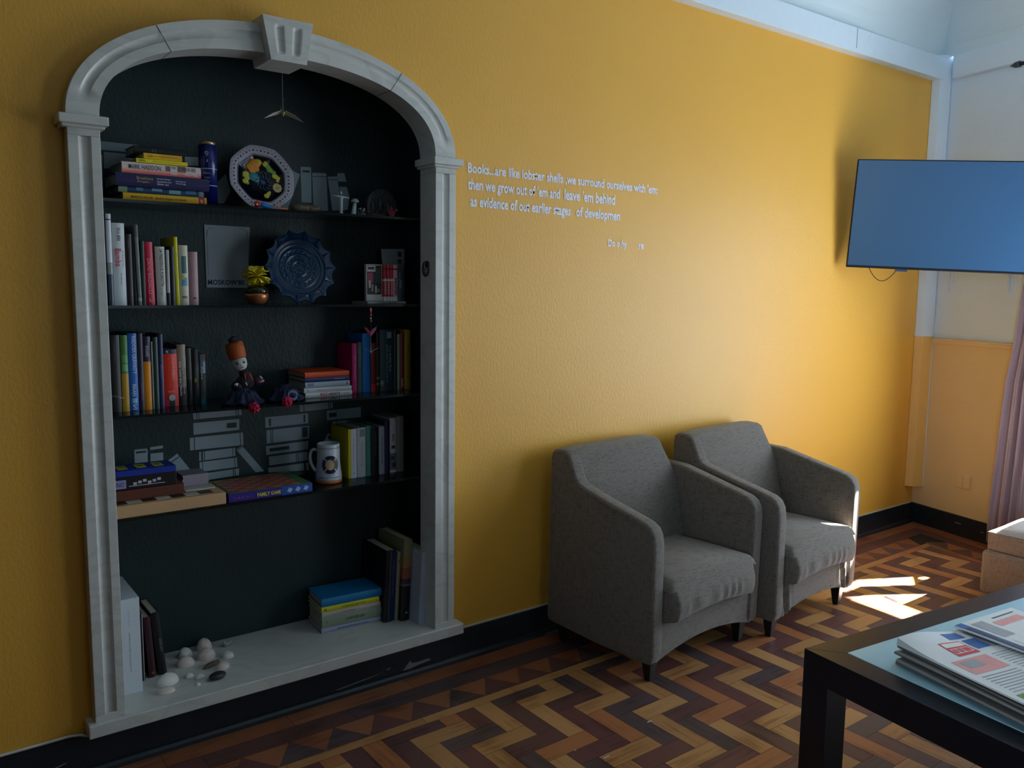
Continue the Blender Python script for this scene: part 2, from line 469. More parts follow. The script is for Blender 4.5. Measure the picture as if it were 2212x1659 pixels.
# ------------------------------------------------------------------ parquet floor
def wood(name, c0, c1, ang=0):
    m = bpy.data.materials.new(name); m.use_nodes = True
    nt = m.node_tree; b = nt.nodes['Principled BSDF']
    tc = nt.nodes.new('ShaderNodeTexCoord'); mp = nt.nodes.new('ShaderNodeMapping')
    mp.inputs['Scale'].default_value = (3, 40, 1) if ang == 0 else (40, 3, 1)
    n1 = nt.nodes.new('ShaderNodeTexNoise'); n1.inputs['Scale'].default_value = 1.6; n1.inputs['Detail'].default_value = 6
    n3 = nt.nodes.new('ShaderNodeTexNoise'); n3.inputs['Scale'].default_value = 6; n3.inputs['Detail'].default_value = 3
    ad = nt.nodes.new('ShaderNodeMath'); ad.operation = 'ADD'
    r = nt.nodes.new('ShaderNodeValToRGB')
    r.color_ramp.elements[0].position = 0.75; r.color_ramp.elements[0].color = [lin(v) for v in c0] + [1]
    r.color_ramp.elements[1].position = 1.25 if False else 1.0; r.color_ramp.elements[1].color = [lin(v) for v in c1] + [1]
    nt.links.new(tc.outputs['Object'], mp.inputs['Vector']); nt.links.new(mp.outputs['Vector'], n1.inputs['Vector'])
    nt.links.new(tc.outputs['Object'], n3.inputs['Vector'])
    nt.links.new(n1.outputs['Fac'], ad.inputs[0]); nt.links.new(n3.outputs['Fac'], ad.inputs[1])
    nt.links.new(ad.outputs[0], r.inputs['Fac']); nt.links.new(r.outputs['Color'], b.inputs['Base Color'])
    rr = nt.nodes.new('ShaderNodeMapRange'); rr.inputs['To Min'].default_value = 0.28; rr.inputs['To Max'].default_value = 0.48
    nt.links.new(n3.outputs['Fac'], rr.inputs['Value']); nt.links.new(rr.outputs[0], b.inputs['Roughness'])
    bp = nt.nodes.new('ShaderNodeBump'); bp.inputs['Strength'].default_value = 0.08; bp.inputs['Distance'].default_value = 0.004
    nt.links.new(n1.outputs['Fac'], bp.inputs['Height']); nt.links.new(bp.outputs['Normal'], b.inputs['Normal'])
    return m
LIGHT = {a: [wood('light_parquet', (138, 92, 54), (172, 124, 78), a), wood('light_parquet', (150, 104, 62), (184, 136, 86), a), wood('light_parquet', (140, 84, 50), (168, 108, 68), a)] for a in (0, 1)}
DARKW = {a: [wood('dark_parquet', (74, 46, 44), (98, 66, 62), a), wood('dark_parquet', (82, 48, 46), (106, 66, 62), a), wood('dark_parquet', (66, 50, 52), (88, 70, 70), a)] for a in (0, 1)}
REDW = {a: [wood('red_parquet', (112, 64, 42), (144, 88, 58), a), wood('red_parquet', (120, 72, 48), (150, 96, 64), a)] for a in (0, 1)}
GAP = M((34, 26, 22), 0.8, name='parquet_joint')
def clip(poly, a, b, c):         # keep a*x+b*y <= c
    out = []
    for i in range(len(poly)):
        p, q = poly[i], poly[(i+1) % len(poly)]
        dp = a*p[0]+b*p[1]-c; dq = a*q[0]+b*q[1]-c
        if dp <= 0: out.append(p)
        if dp*dq < 0:
            t = dp/(dp-dq); out.append((p[0]+(q[0]-p[0])*t, p[1]+(q[1]-p[1])*t))
    return out
mb = MB()
fl = [(RX0-0.05, 0.02), (XC+0.05, 0.02), (XC+0.05+FA*RY0, RY0-0.05), (RX0-0.05, RY0-0.05)]
mb.prism(fl, -0.06, -0.0012, GAP)
BW = 0.362
W = 0.0735; L = 3*W; G = 0.0007
def plank(x0, y0, x1, y1, mats):
    p = [(x0+G, y0+G), (x1-G, y0+G), (x1-G, y1-G), (x0+G, y1-G)]
    p = clip(p, 0, 1, -BW-G)
    if len(p) > 2: p = clip(p, 1, -FA, XC - (BW+G)*ol)
    if len(p) > 2: p = clip(p, -1, 0, 1.65)
    if len(p) > 2: mb.add([(x, y, 0) for x, y in p], [tuple(range(len(p)))], random.choice(mats))
X0, Y0 = 2.118, -0.565
for k in range(-90, 110):
    for j in range(-30, 40):
        x = X0 + (k + 4*j)*W; y = Y0 + (-k + 2*j)*W
        if x < RX0-0.4 or x > 6 or y > 0.3 or y < RY0-0.3: continue
        S = LIGHT if k % 2 == 0 else DARKW
        plank(x, y-W, x+L, y, S[0]); plank(x, y-W-L, x+W, y-W, S[1])
# border strips along both walls
def strip(d0, d1, length, mats, far=False, seed=0):
    rnd = random.Random(seed)
    if not far:
        x = RX0
        c0 = inset(d0)[0]; c1 = inset(d1)[0]
        while x < c0:
            x2 = x + length*rnd.uniform(0.8, 1.25)
            p = [(x+G, -d0-G), (x2-G, -d0-G), (x2-G, -d1+G), (x+G, -d1+G)]
            # mitre line from the corner
            (ax, ay), (bx, by) = (XC, 0), inset(0.5)
            nx, ny = -(by-ay), (bx-ax)
            if nx < 0: nx, ny = -nx, -ny
            p = clip(p, nx, ny, nx*ax+ny*ay)
            if len(p) > 2: mb.add([(q[0], q[1], 0) for q in p], [tuple(range(len(p)))], rnd.choice(mats))
            x = x2
    else:
        y = 0.0
        while y > RY0:
            y2 = y - length*rnd.uniform(0.8, 1.25)
            p = [(XC+FA*yy-dd*ol, yy) for yy, dd in ((y-G, d0+G), (y2+G, d0+G), (y2+G, d1-G), (y-G, d1-G))]
            (ax, ay), (bx, by) = (XC, 0), inset(0.5)
            nx, ny = (by-ay), -(bx-ax)
            if nx > 0: nx, ny = -nx, -ny
            p = clip(p, nx, ny, nx*ax+ny*ay)
            if len(p) > 2: mb.add([(q[0], q[1], 0) for q in p], [tuple(range(len(p)))], rnd.choice(mats))
            y = y2
D1, D2, D3, D4 = 0.115, 0.200, 0.318, BW
strip(0.0, D1, 0.42, REDW[0], seed=1); strip(0.0, D1, 0.42, REDW[1], True, 2)
strip(D1, D2, 0.55, DARKW[0], seed=3); strip(D1, D2, 0.55, DARKW[1], True, 4)
strip(D3, D4, 0.45, LIGHT[0], seed=5); strip(D3, D4, 0.45, REDW[1], True, 6)
# row of triangles
P = 0.157
c = RX0; i = 0
while c < inset(D3)[0]-P:
    a = 1.197 - 1.197//P*P
    mb.add([(c+G, -D3+G, 0), (c+P-G, -D3+G, 0), (c+P/2, -D2-G, 0)], [(0, 1, 2)], random.choice(DARKW[0]))
    mb.add([(c+P/2+G, -D2-G, 0), (c+P, -D3+G, 0), (c+1.5*P-G, -D2-G, 0)], [(0, 1, 2)], random.choice(REDW[0]))
    c += P
y = -D2-0.1
while y > RY0+0.3:
    q = lambda yy, d: (XC+FA*yy-d*ol, yy, 0)
    mb.add([q(y-G, D3-G), q(y-P+G, D3-G), q(y-P/2, D2+G)], [(0, 1, 2)], random.choice(DARKW[1]))
    mb.add([q(y-P/2-G, D2+G), q(y-P, D3-G), q(y-1.5*P+G, D2+G)], [(0, 1, 2)], random.choice(REDW[1]))
    y -= P
o = mb.build('floor', fix=False)
tag(o, kind='structure')
for p in o.data.polygons:
    if abs(p.normal.z) > 0.9 and p.normal.z < 0 and p.center.z > -0.001: p.flip()

# ------------------------------------------------------------------ marble surround
arch = thing('niche_surround', 'white marble arched surround with fluted pilasters framing the dark alcove in the yellow wall', 'niche surround', (AX, 0, 0))
AT = Matrix.Translation((-AX, 0, 0))
def flute_prof(x0, x1, fx0, fx1, depth):     # front section, x vs y, with concave flute
    pts = [(x0, YF)]
    if fx0 is not None:
        for i in range(9):
            t = i/8; pts.append((fx0+(fx1-fx0)*t, YF + depth*math.sin(PI*t)**0.6))
    pts.append((x1, YF))
    return pts
for side, (x0, x1, fa_, fb) in enumerate(((OA, XA, 0.688, 0.722), (XB, OB, 1.886, 1.918))):
    mb = MB()
    z0, z1, z2, z3 = ZS, ZS+0.02, 1.90, 1.93
    segs = [(z0, z1, 0), (z1, z2, 1), (z2, z3, 0)]
    for a, b, fl_ in segs:
        pr_ = flute_prof(x0, x1, fa_ if fl_ else None, fb, 0.010)
        poly = pr_ + [(x1, YR), (x0, YR)] if True else pr_
        yr = YR
        mb.prism(poly, a, b, MARBLE, 'z', AT)
    mb.build('pilaster', arch, bevel=0.002, seg=2, angle=60)
    mb = MB()
    cx0, cx1 = (0.637, 0.7643) if side == 0 else (1.8354, 1.9597)
    mb.box((cx0, -0.0805, 1.928), (cx1, YR+0.001, ZSP), MARBLE, AT)
    mb.box((cx0+0.008, -0.068, 1.919), (cx1-0.008, YR, 1.9285), MARBLE, AT)
    mb.build('capital', arch, bevel=0.003, seg=2)
# arch in three blocks either side of the keystone (joints show)
def arch_block(i0, i1):
    mb = MB()
    prof = [(0.0, 0), (0.36, 0)] + [(0.36+0.34*t/6, math.sin(PI*t/6)**0.7) for t in range(1, 6)] + [(0.70, 0), (1.0, 0)]
    vs = []; n = len(prof)
    for i in range(i0, i1+1):
        a, b = inner[i], outer[i]
        dend = min(i-0, NARC-i)
        dp = 0.006 if 3 < i < NARC-3 else (0.0)
        for s_, dd in prof:
            vs.append((a[0]+(b[0]-a[0])*s_, YF+dp*dd, a[1]+(b[1]-a[1])*s_))
        vs.append((b[0], YR, b[1])); vs.append((a[0], YR, a[1]))
    m_ = n+2; fs = []
    for i in range(i1-i0):
        for k in range(m_):
            k2 = (k+1) % m_
            fs.append((i*m_+k, i*m_+k2, (i+1)*m_+k2, (i+1)*m_+k))
    fs.append(tuple(range(m_))); fs.append(tuple((i1-i0)*m_+k for k in range(m_-1, -1, -1)))
    mb.add(vs, fs, MARBLE, AT)
    o = mb.build('arch_block', arch)
    for p in o.data.polygons: p.use_smooth = len(p.vertices) == 4
    md = o.modifiers.new('edge', 'EDGE_SPLIT'); md.split_angle = math.radians(35)
    return o
for i0, i1 in ((0, 19), (19, 32), (32, 46), (46, 64)): arch_block(i0, i1)
# mortar joints
for i in (19, 46):
    mb = MB(); a, b = inner[i], outer[i]
    mb.tube([(a[0], YR-0.005, a[1]), (a[0], YF-0.0004, a[1]), (b[0], YF-0.0004, b[1])], 0.0011, M((96, 98, 94), 0.8), 6, AT)
    mb.build('mortar_joint', arch)
# keystone with two tapered flutes
mb = MB()
top, bot = 2.316, 2.186
def kx(z, s_):                   # s in -1..1
    t = (z-bot)/(top-bot); return 1.2945 + s_*(0.0585 + 0.0245*t)
nz, nx = 20, 32
def kf(u, v):
    z = bot + (top-bot)*v; s_ = -1 + 2*u
    y = -0.088
    for c_ in (-0.38, 0.38):
        if 0.16 < v < 0.84:
            wd = 0.20; e = abs(s_-c_)/wd
            if e < 1: y += 0.011*math.cos(e*PI/2)*min(1, (0.5-abs(v-0.5)-0.16)*12)
    return (kx(z, s_), y, z)
mb.grid(kf, nx, nz, MARBLE, AT)
for a, b in (((-1, bot), (1, bot)), ((1, bot), (1, top)), ((1, top), (-1, top)), ((-1, top), (-1, bot))):
    yb0 = YR
    pa = (kx(a[1], a[0]), a[1]); pb = (kx(b[1], b[0]), b[1])
    mb.add([(pa[0], -0.088, pa[1]), (pb[0], -0.088, pb[1]), (pb[0], yb0, pb[1]), (pa[0], yb0, pa[1])], [(0, 1, 2, 3)], MARBLE, AT)
o = mb.build('keystone', arch)
# sill slab
mb = MB()
mb.prism([(0.640, -0.062), (1.984, -0.062), (1.984, 0.0), (1.96, 0.0), (1.96, NY), (0.64, NY), (0.64, 0.0)], ZSB, ZS, MARBLE, 'z', AT)
mb.build('sill', arch, bevel=0.004, seg=3)

# iron ring on the right reveal
tt = thing('ring_ornament', 'small round black and chrome ring ornament fixed to the right marble jamb', 'ring ornament', (XB, 0.005, 1.56))
BLK = M((18, 18, 20), 0.35, name='black_metal'); CHR = M((150, 150, 152), 0.2, metal=1.0, name='chrome')
mb = MB()
mb.lathe([(0.012, 0), (0.013, 0.004), (0.009, 0.009), (0.0, 0.011)], 16, BLK, Matrix.Rotation(-PI/2, 4, 'Y') @ Matrix.Translation((0.012, 0, 0)))
mb.build('rosette', tt, smooth=True)
mb = MB()
mb.tube([(-0.010, 0.020*math.cos(a*PI/12), -0.006+0.026*math.sin(a*PI/12)) for a in range(25)], 0.0028, BLK, 8)
mb.build('ring', tt, smooth=True)
mb = MB()
mb.tube([(-0.012, 0.010*math.cos(a*PI/6), -0.014+0.013*math.sin(a*PI/6)) for a in range(9)], 0.0017, CHR, 8)
mb.tube([(-0.012, -0.002, 0.02), (-0.014, 0.001, 0.0), (-0.012, 0.002, -0.026)], 0.0016, CHR, 8)
mb.build('clasp', tt, smooth=True)

# ------------------------------------------------------------------ quotation on the wall
LETTER = M((236, 236, 244), 0.5, var=0.03, name='pale_lettering')
q = thing('wall_lettering', 'pale four-line quotation about books and lobster shells painted on the yellow wall', 'wall lettering', (2.03, 0, 1.67))
def wline(s, x0, z0, x1, z1, h):
    dx = (x1-x0, 0, z1-z0); T = frame((x0-2.03, -0.0012, z0-1.67), dx, (-(z1-z0), 0, x1-x0))
    text_mesh(s, LETTER, T, w=math.hypot(x1-x0, z1-z0), h=h, align='LEFT', name='text_line', parent=q, bold=0.028)
wline('Books...are like lobster shells ,we surround ourselves with \u2019em:', 2.030, 1.921, 3.064, 1.915, 0.046)
wline('then we grow out of \u2019em and', 2.031, 1.859, 2.488, 1.854, 0.055)
wline('leave \u2019em behind', 2.512, 1.853, 2.801, 1.850, 0.046)
wline('as evidence of out earlier stages', 2.042, 1.796, 2.548, 1.789, 0.055)
wline('of developmen', 2.578, 1.788, 2.834, 1.784, 0.055)
wline('Do o hy', 2.766, 1.672, 2.878, 1.669, 0.040)
wline('.', 2.906, 1.669, 2.911, 1.669, 0.005)
wline('re', 2.952, 1.667, 2.986, 1.666, 0.024)
# ------------------------------------------------------------------ armchairs
def fabric(name, a, b_):
    m = bpy.data.materials.new(name); m.use_nodes = True
    nt = m.node_tree; b = nt.nodes['Principled BSDF']; b.inputs['Roughness'].default_value = 0.9
    b.inputs['Sheen Weight'].default_value = 0.25; b.inputs['Sheen Roughness'].default_value = 0.5
    b.inputs['Specular IOR Level'].default_value = 0.2
    tc = nt.nodes.new('ShaderNodeTexCoord')
    mp = nt.nodes.new('ShaderNodeMapping'); mp.inputs['Scale'].default_value = (300, 300, 26)
    n1 = nt.nodes.new('ShaderNodeTexNoise'); n1.inputs['Scale'].default_value = 1.0; n1.inputs['Detail'].default_value = 2
    mp2 = nt.nodes.new('ShaderNodeMapping'); mp2.inputs['Scale'].default_value = (26, 26, 300)
    n2 = nt.nodes.new('ShaderNodeTexNoise'); n2.inputs['Scale'].default_value = 1.0; n2.inputs['Detail'].default_value = 2
    ad = nt.nodes.new('ShaderNodeMath'); ad.operation = 'ADD'
    r = nt.nodes.new('ShaderNodeValToRGB')
    r.color_ramp.elements[0].position = 0.75; r.color_ramp.elements[0].color = [lin(v) for v in a] + [1]
    r.color_ramp.elements[1].position = 1.0; r.color_ramp.elements[1].color = [lin(v) for v in b_] + [1]
    r.color_ramp.elements[1].position = 1.0
    for mpx, n in ((mp, n1), (mp2, n2)):
        nt.links.new(tc.outputs['Object'], mpx.inputs['Vector']); nt.links.new(mpx.outputs['Vector'], n.inputs['Vector'])
    nt.links.new(n1.outputs['Fac'], ad.inputs[0]); nt.links.new(n2.outputs['Fac'], ad.inputs[1])
    nt.links.new(ad.outputs[0], r.inputs['Fac']); nt.links.new(r.outputs['Color'], b.inputs['Base Color'])
    bp = nt.nodes.new('ShaderNodeBump'); bp.inputs['Strength'].default_value = 0.35; bp.inputs['Distance'].default_value = 0.002
    nt.links.new(ad.outputs[0], bp.inputs['Height']); nt.links.new(bp.outputs['Normal'], b.inputs['Normal'])
    return m
FAB = fabric('grey_ribbed_upholstery', (86, 81, 76), (114, 107, 100))
LEGM = M((24, 20, 20), 0.45, name='black_leg')
STITCH = M((120, 118, 116), 0.8)

def armchair(label, loc, rz, creased):
    root = thing('armchair', label, 'armchair', loc, (0, 0, rz), 'grey tub armchairs along the yellow wall')
    WD, DP, AWD = 0.690, 0.575, 0.064
    prof = [(0.012, 0.086), (0.000, 0.12), (0.000, 0.545), (0.006, 0.585), (0.022, 0.612), (0.050, 0.628), (0.10, 0.640), (0.25, 0.672), (0.375, 0.698), (0.405, 0.708), (0.425, 0.728), (0.440, 0.76), (DP-0.116, 0.80), (DP-0.104, 0.818), (DP-0.085, 0.826), (DP-0.030, 0.828), (DP-0.008, 0.820), (DP-0.001, 0.795), (DP, 0.69), (DP, 0.100), (DP-0.03, 0.088), (0.30, 0.080)]
    for sgn in (0, 1):
        mb = MB(); x0 = 0 if sgn == 0 else WD-AWD
        # slight outward flare of the arm towards its top
        prf = prof if sgn == 0 else prof[:8] + [(0.40, 0.704), (DP-0.02, 0.708), (DP, 0.69), (DP, 0.100)] + prof[-2:]
        vs = []; n = len(prf)
        for xx in (x0, x0+AWD):
            for (y, z) in prf:
                fl_ = 0.018*(z/0.6)*(1 if sgn else -0.2)
                if y > 0.37 and z > 0.60 and sgn == 0: fl_ = (z-0.60)*0.02 + 0.004
                vs.append((xx+fl_, y, z))
        fs = [tuple(range(n)), tuple(range(2*n-1, n-1, -1))] + [(i, (i+1) % n, n+(i+1) % n, n+i) for i in range(n)]
        mb.add(vs, fs, FAB)
        o = mb.build('armrest', root, smooth=True, bevel=0.014, seg=4, angle=50)
    # backrest: leans, wider below, rounded crown
    bp_ = [(DP, 0.10), (DP, 0.80), (DP-0.006, 0.830), (DP-0.030, 0.840), (DP-0.085, 0.838), (DP-0.104, 0.826), (DP-0.110, 0.80), (DP-0.150, 0.66), (DP-0.205, 0.43), (DP-0.22, 0.30), (DP-0.2, 0.10)]
    mb = MB(); NXs = 12
    vs = []; n = len(bp_)
    for i in range(NXs+1):
        s_ = -1 + 2*i/NXs
        for (y, z) in bp_:
            hw = WD/2 - 0.004 - max(0, z-0.60)*(0.42 if s_ > 0 else 0.02)
            crown = 0.008*(1-s_**4) if z > 0.78 else 0
            bulge = -0.010*(1-s_**2) if y < DP-0.09 else 0
            vs.append((WD/2 + s_*hw, y+bulge, z-0.012+crown))
    fs = [tuple(range(n)), tuple(NXs*n + k for k in range(n-1, -1, -1))]
    for i in range(NXs):
        for k in range(n):
            k2 = (k+1) % n
            fs.append((i*n+k, i*n+k2, (i+1)*n+k2, (i+1)*n+k))
    mb.add(vs, fs, FAB)
    mb.build('backrest', root, smooth=True, bevel=0.013, seg=4, angle=50)
    # seat cushion
    mb = MB()
    a, b = AWD+0.003, WD-AWD-0.001
    N1, N2 = 24, 20
    def top(u, v):
        x = a+(b-a)*u; y = -0.030 + 0.415*v
        e = min(1, min(u, 1-u)*12); f = min(1, v*9)
        return (x, y, 0.365 + 0.038*math.sin(e*PI/2)**0.5*math.sin(min(1, v*16)*PI/2)**0.5 + 0.020*math.sin(PI*u)*math.sin(PI*min(1, v*0.8+0.2)))
    def front(u, v):
        x = a+(b-a)*u; tz = top(u, 0)[2]; z0_ = 0.243 + 0.022*math.sin(PI*u)
        z = z0_ + (tz-z0_)*v
        w_ = 0.0028*math.sin(u*52+2*v+3*math.sin(u*9))*math.exp(-((v-0.35)/0.3)**2)*(1 if 0.15 < u < 0.8 else 0.2)
        ef = math.sin(min(1, min(u, 1-u)*14)*PI/2)
        return (x, -0.030 - 0.020*math.sin(PI*(0.15+0.85*v))*ef + w_*ef + 0.004*(1-v) + 0.030*(1-ef), z)
    mb.grid(top, N1*2, N2*2, FAB); mb.grid(front, N1*3, 16, FAB)
    def under(u, v):
        p = front(u, 0); return (p[0], p[1]+(0.06)*v, p[2]-0.0005)
    mb.grid(under, N1, 2, FAB)
    for u in (0, 1):
        def sd_(s_, v, u=u):
            y = 0.0+0.385*s_
            t_ = top(u, s_)[2]; x = a+(b-a)*u
            return (x, y, 0.243+(t_-0.243)*v)
        mb.grid(sd_, 10, 4, FAB)
    seat_o = mb.build('seat_cushion', root, smooth=True)
    # front seam
    mb = MB(); mb.tube([(front(0.05+0.9*i/30, 0.62)[0], front(0.05+0.9*i/30, 0.62)[1]-0.0004, front(0.05+0.9*i/30, 0.62)[2]) for i in range(31)], 0.0016, FAB, 6)
    mb.build('piping', seat_o, smooth=True)
    # base panel with arched lower edge
    mb = MB()
    def base(u, v):
        x = AWD*0.6+(WD-AWD*1.2)*u; lo = 0.088 + 0.046*math.sin(PI*u)**0.8
        y = 0.010
        if creased:
            for uc in (0.10, 0.90):
                y += 0.012*math.cos((u-uc)*70+v*3)*math.exp(-((u-uc)/0.06)**2)
        return (x, y, lo+(0.262-lo)*v)
    mb.grid(base, 60, 10, FAB)
    mb.grid(lambda u, v: (base(u, 0)[0], 0.010+0.5*v, base(u, 0)[2]), 30, 2, FAB)
    mb.build('base_panel', root, smooth=True)
    for lx, ly in ((0.055, 0.055), (WD-0.055, 0.055), (0.055, DP-0.055), (WD-0.055, DP-0.055)):
        mb = MB(); h = 0.092; vs = []
        for z, r_ in ((0, 0.013), (h, 0.024)):
            vs += [(lx-r_, ly-r_, z), (lx+r_, ly-r_, z), (lx+r_, ly+r_, z), (lx-r_, ly+r_, z)]
        mb.add(vs, [(0,3,2,1),(4,5,6,7),(0,1,5,4),(1,2,6,5),(2,3,7,6),(3,0,4,7)], LEGM)
        mb.build('leg', root, bevel=0.003)
    return root
armchair('grey ribbed tub armchair nearer the marble alcove, with smooth front panel', (2.438, -0.640, 0), math.radians(3.7), False)
armchair('grey ribbed tub armchair nearer the television, front corner catching sunlight', (3.168, -0.655, 0), math.radians(4.2), True)

# ------------------------------------------------------------------ coffee table
TB = M((14, 22, 34), 0.28, var=0.15, name='black_brown_veneer')
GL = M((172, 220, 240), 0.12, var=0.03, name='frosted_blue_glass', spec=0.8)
d1 = Vector((1.142, -0.137, 0)).normalized(); d2 = Vector((-d1.y, d1.x, 0)) * -1
TH = 0.45
table = thing('coffee_table', 'black framed coffee table with pale blue frosted glass top', 'coffee table', (2.327, -1.344, 0), (0, 0, math.atan2(d1.y, d1.x)))
LX, LY, FR = 1.35, 0.95, 0.088     # local: +x along d1, -y towards the camera side
mb = MB()
o_ = [(0, 0), (LX, 0), (LX, -LY), (0, -LY)]; i_ = [(FR, -FR), (LX-FR, -FR), (LX-FR, -LY+FR), (FR, -LY+FR)]
g = 0.0006
for k in range(4):
    k2 = (k+1) % 4
    a, b, c, d = o_[k], o_[k2], i_[k2], i_[k]
    ex = Vector((b[0]-a[0], b[1]-a[1])).normalized()*g
    poly = [(a[0]+ex.x, a[1]+ex.y), (b[0]-ex.x, b[1]-ex.y), (c[0]-ex.x, c[1]-ex.y), (d[0]+ex.x, d[1]+ex.y)]
    mb.prism(poly, TH-0.088, TH, TB)
mb.build('tabletop_frame', table, bevel=0.0012, seg=2)
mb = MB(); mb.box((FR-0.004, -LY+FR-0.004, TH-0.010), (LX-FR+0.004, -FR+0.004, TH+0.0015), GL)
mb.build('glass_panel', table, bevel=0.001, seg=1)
for lx, ly in ((0, -FR), (LX-FR, -FR), (0, -LY), (LX-FR, -LY)):
    mb = MB(); mb.box((lx+0.0004, ly+0.0004, 0), (lx+FR-0.0004, ly+FR-0.0004, TH-0.0885), TB)
    mb.build('leg', table, bevel=0.0012, seg=2)

# newspapers
PAPER = [M((222, 228, 232), 0.85, var=0.05, nscale=14, name='newsprint'), M((150, 150, 148), 0.85, var=0.06, nscale=14, name='newsprint'), M((118, 118, 118), 0.85, var=0.06, nscale=14, name='newsprint')]
nd1 = Vector((-0.215, -0.977, 0)).normalized(); nd2 = Vector((-nd1.y, nd1.x, 0))   # along the near edge / away
INKB = M((40, 96, 170), 0.7, name='blue_ink'); INKR = M((205, 60, 70), 0.7, name='red_ink'); INKG = M((158, 164, 172), 0.8, name='grey_ink'); INKP = M((222, 160, 160), 0.8, name='pink_ink'); INKK = M((60, 70, 84), 0.8, name='dark_ink'); INKN = M((110, 150, 70), 0.8, name='green_ink'); INKW = M((226, 228, 226), 0.8, name='white_ink')
rnd = random.Random(3)
def newspaper(z, dx, dy, rot, L_, W_, th, mat, label, top=False, rz=0.0, curl=0.0):
    t = thing('newspaper', label, 'newspaper', (2.436 + nd1.x*dx + nd2.x*dy, -1.556 + nd1.y*dx + nd2.y*dy, z), (0, 0, math.atan2(nd1.y, nd1.x) + rot), 'newspapers stacked on the glass top')
    mb = MB()
    def zz(u, v): return curl*max(0, 0.35-u)**2*8*(0.5+0.5*math.sin(v*5+0.8)) + 0.0014*math.sin(u*7+v*5)
    NU, NV = 20, 14
    mb.grid(lambda u, v: (u*L_, v*W_, th+max(0, zz(u, v))), NU, NV, mat)
    mb.grid(lambda u, v: (u*L_, v*W_, 0.0005), 1, 1, mat)
    def edge(fx):
        vs = []; n = NU if fx in ('y0', 'y1') else NV
        for i in range(n+1):
            u, v = (i/n, 0) if fx == 'y0' else (i/n, 1) if fx == 'y1' else (0, i/n) if fx == 'x0' else (1, i/n)
            vs.append((u*L_, v*W_, 0.0005)); vs.append((u*L_ - (0.002 if fx == 'x0' else 0), v*W_ - (0.003 if fx == 'y0' else 0), th*0.5)); vs.append((u*L_, v*W_, th+max(0, zz(u, v))))
        fs = []
        for i in range(n):
            fs += [(3*i, 3*i+3, 3*i+4, 3*i+1), (3*i+1, 3*i+4, 3*i+5, 3*i+2)]
        mb.add(vs, fs, mat)
    for e in ('y0', 'y1', 'x0', 'x1'): edge(e)
    for m_ in (PAPER[2], M((110, 110, 112), 0.9, name='newsprint_edge')):
        pass
    mb.build('folded_pages', t)
    if top:
        mb = MB()
        def patch(x0, y0, x1, y1, m_, lift=0.0006, skew=0):
            mb.grid(lambda u, v: ((x0+(x1-x0)*u), (y0+(y1-y0)*v), th+max(0, zz((x0+(x1-x0)*u)/L_, (y0+(y1-y0)*v)/W_))+lift), 6, 4, m_)
        top(patch)
        mb.build('printing', t)
        return t, th
    return t, th
z = TH+0.0016
specs = [(0.000, 0.010, 0.02, 0.43, 0.30, 0.010, PAPER[2], 'bottom newspaper of the stack, resting on the glass'),
         (0.010, 0.000, -0.02, 0.43, 0.30, 0.008, PAPER[1], 'thick folded newspaper second from the bottom of the stack'),
         (-0.010, 0.014, 0.03, 0.42, 0.30, 0.008, PAPER[2], 'grey newspaper third from the bottom of the stack'),
         (0.012, 0.002, -0.01, 0.43, 0.30, 0.007, PAPER[1], 'newspaper in the middle of the stack with creased corner'),
         (-0.002, 0.016, -0.03, 0.42, 0.30, 0.007, PAPER[2], 'newspaper third from the top of the stack')]
for s_ in specs:
    newspaper(z, s_[0], s_[1], s_[2], s_[3], s_[4], s_[5], s_[6], s_[7]); z += s_[5]+0.003
def topprint(patch):
    patch(0.06, 0.085, 0.13, 0.170, INKR)                      # masthead block
    patch(0.065, 0.090, 0.085, 0.165, INKW, 0.0012); patch(0.092, 0.092, 0.118, 0.162, INKW, 0.0012)
    patch(0.095, 0.095, 0.115, 0.110, INKR, 0.0018); patch(0.095, 0.115, 0.115, 0.130, INKR, 0.0018); patch(0.095, 0.135, 0.115, 0.158, INKR, 0.0018)
    patch(0.015, 0.150, 0.050, 0.215, INKB); patch(0.060, 0.180, 0.115, 0.235, INKB); patch(0.02, 0.235, 0.12, 0.27, INKG)
    patch(0.145, 0.03, 0.22, 0.165, INKP); patch(0.155, 0.05, 0.19, 0.11, INKG, 0.0010)
    for i in range(12):
        patch(0.15+i*0.012, 0.185, 0.154+i*0.012, 0.275, INKG)
    for i in range(8):
        patch(0.235+i*0.012, 0.03, 0.239+i*0.012, 0.165, INKG)
    patch(0.335, 0.02, 0.41, 0.28, INKN); patch(0.345, 0.03, 0.40, 0.14, INKK, 0.0012)
newspaper(z, 0.002, 0.008, 0.0, 0.43, 0.30, 0.006, PAPER[0], 'top left newspaper with red masthead box and blue pictures', topprint, curl=0.020)
z += 0.012
def topprint2(patch):
    patch(0.000, 0.0, 0.40, 0.030, INKB); patch(0.03, 0.004, 0.38, 0.022, INKK, 0.0012)
    patch(0.02, 0.045, 0.12, 0.10, INKG); patch(0.04, 0.12, 0.07, 0.25, INKP); patch(0.02, 0.15, 0.025, 0.26, INKK); patch(0.14, 0.05, 0.30, 0.25, INKW)
newspaper(z, -0.002, 0.245, 0.10, 0.40, 0.29, 0.006, PAPER[0], 'pale newspaper with dark blue edge strip lying half over the stack', topprint2)

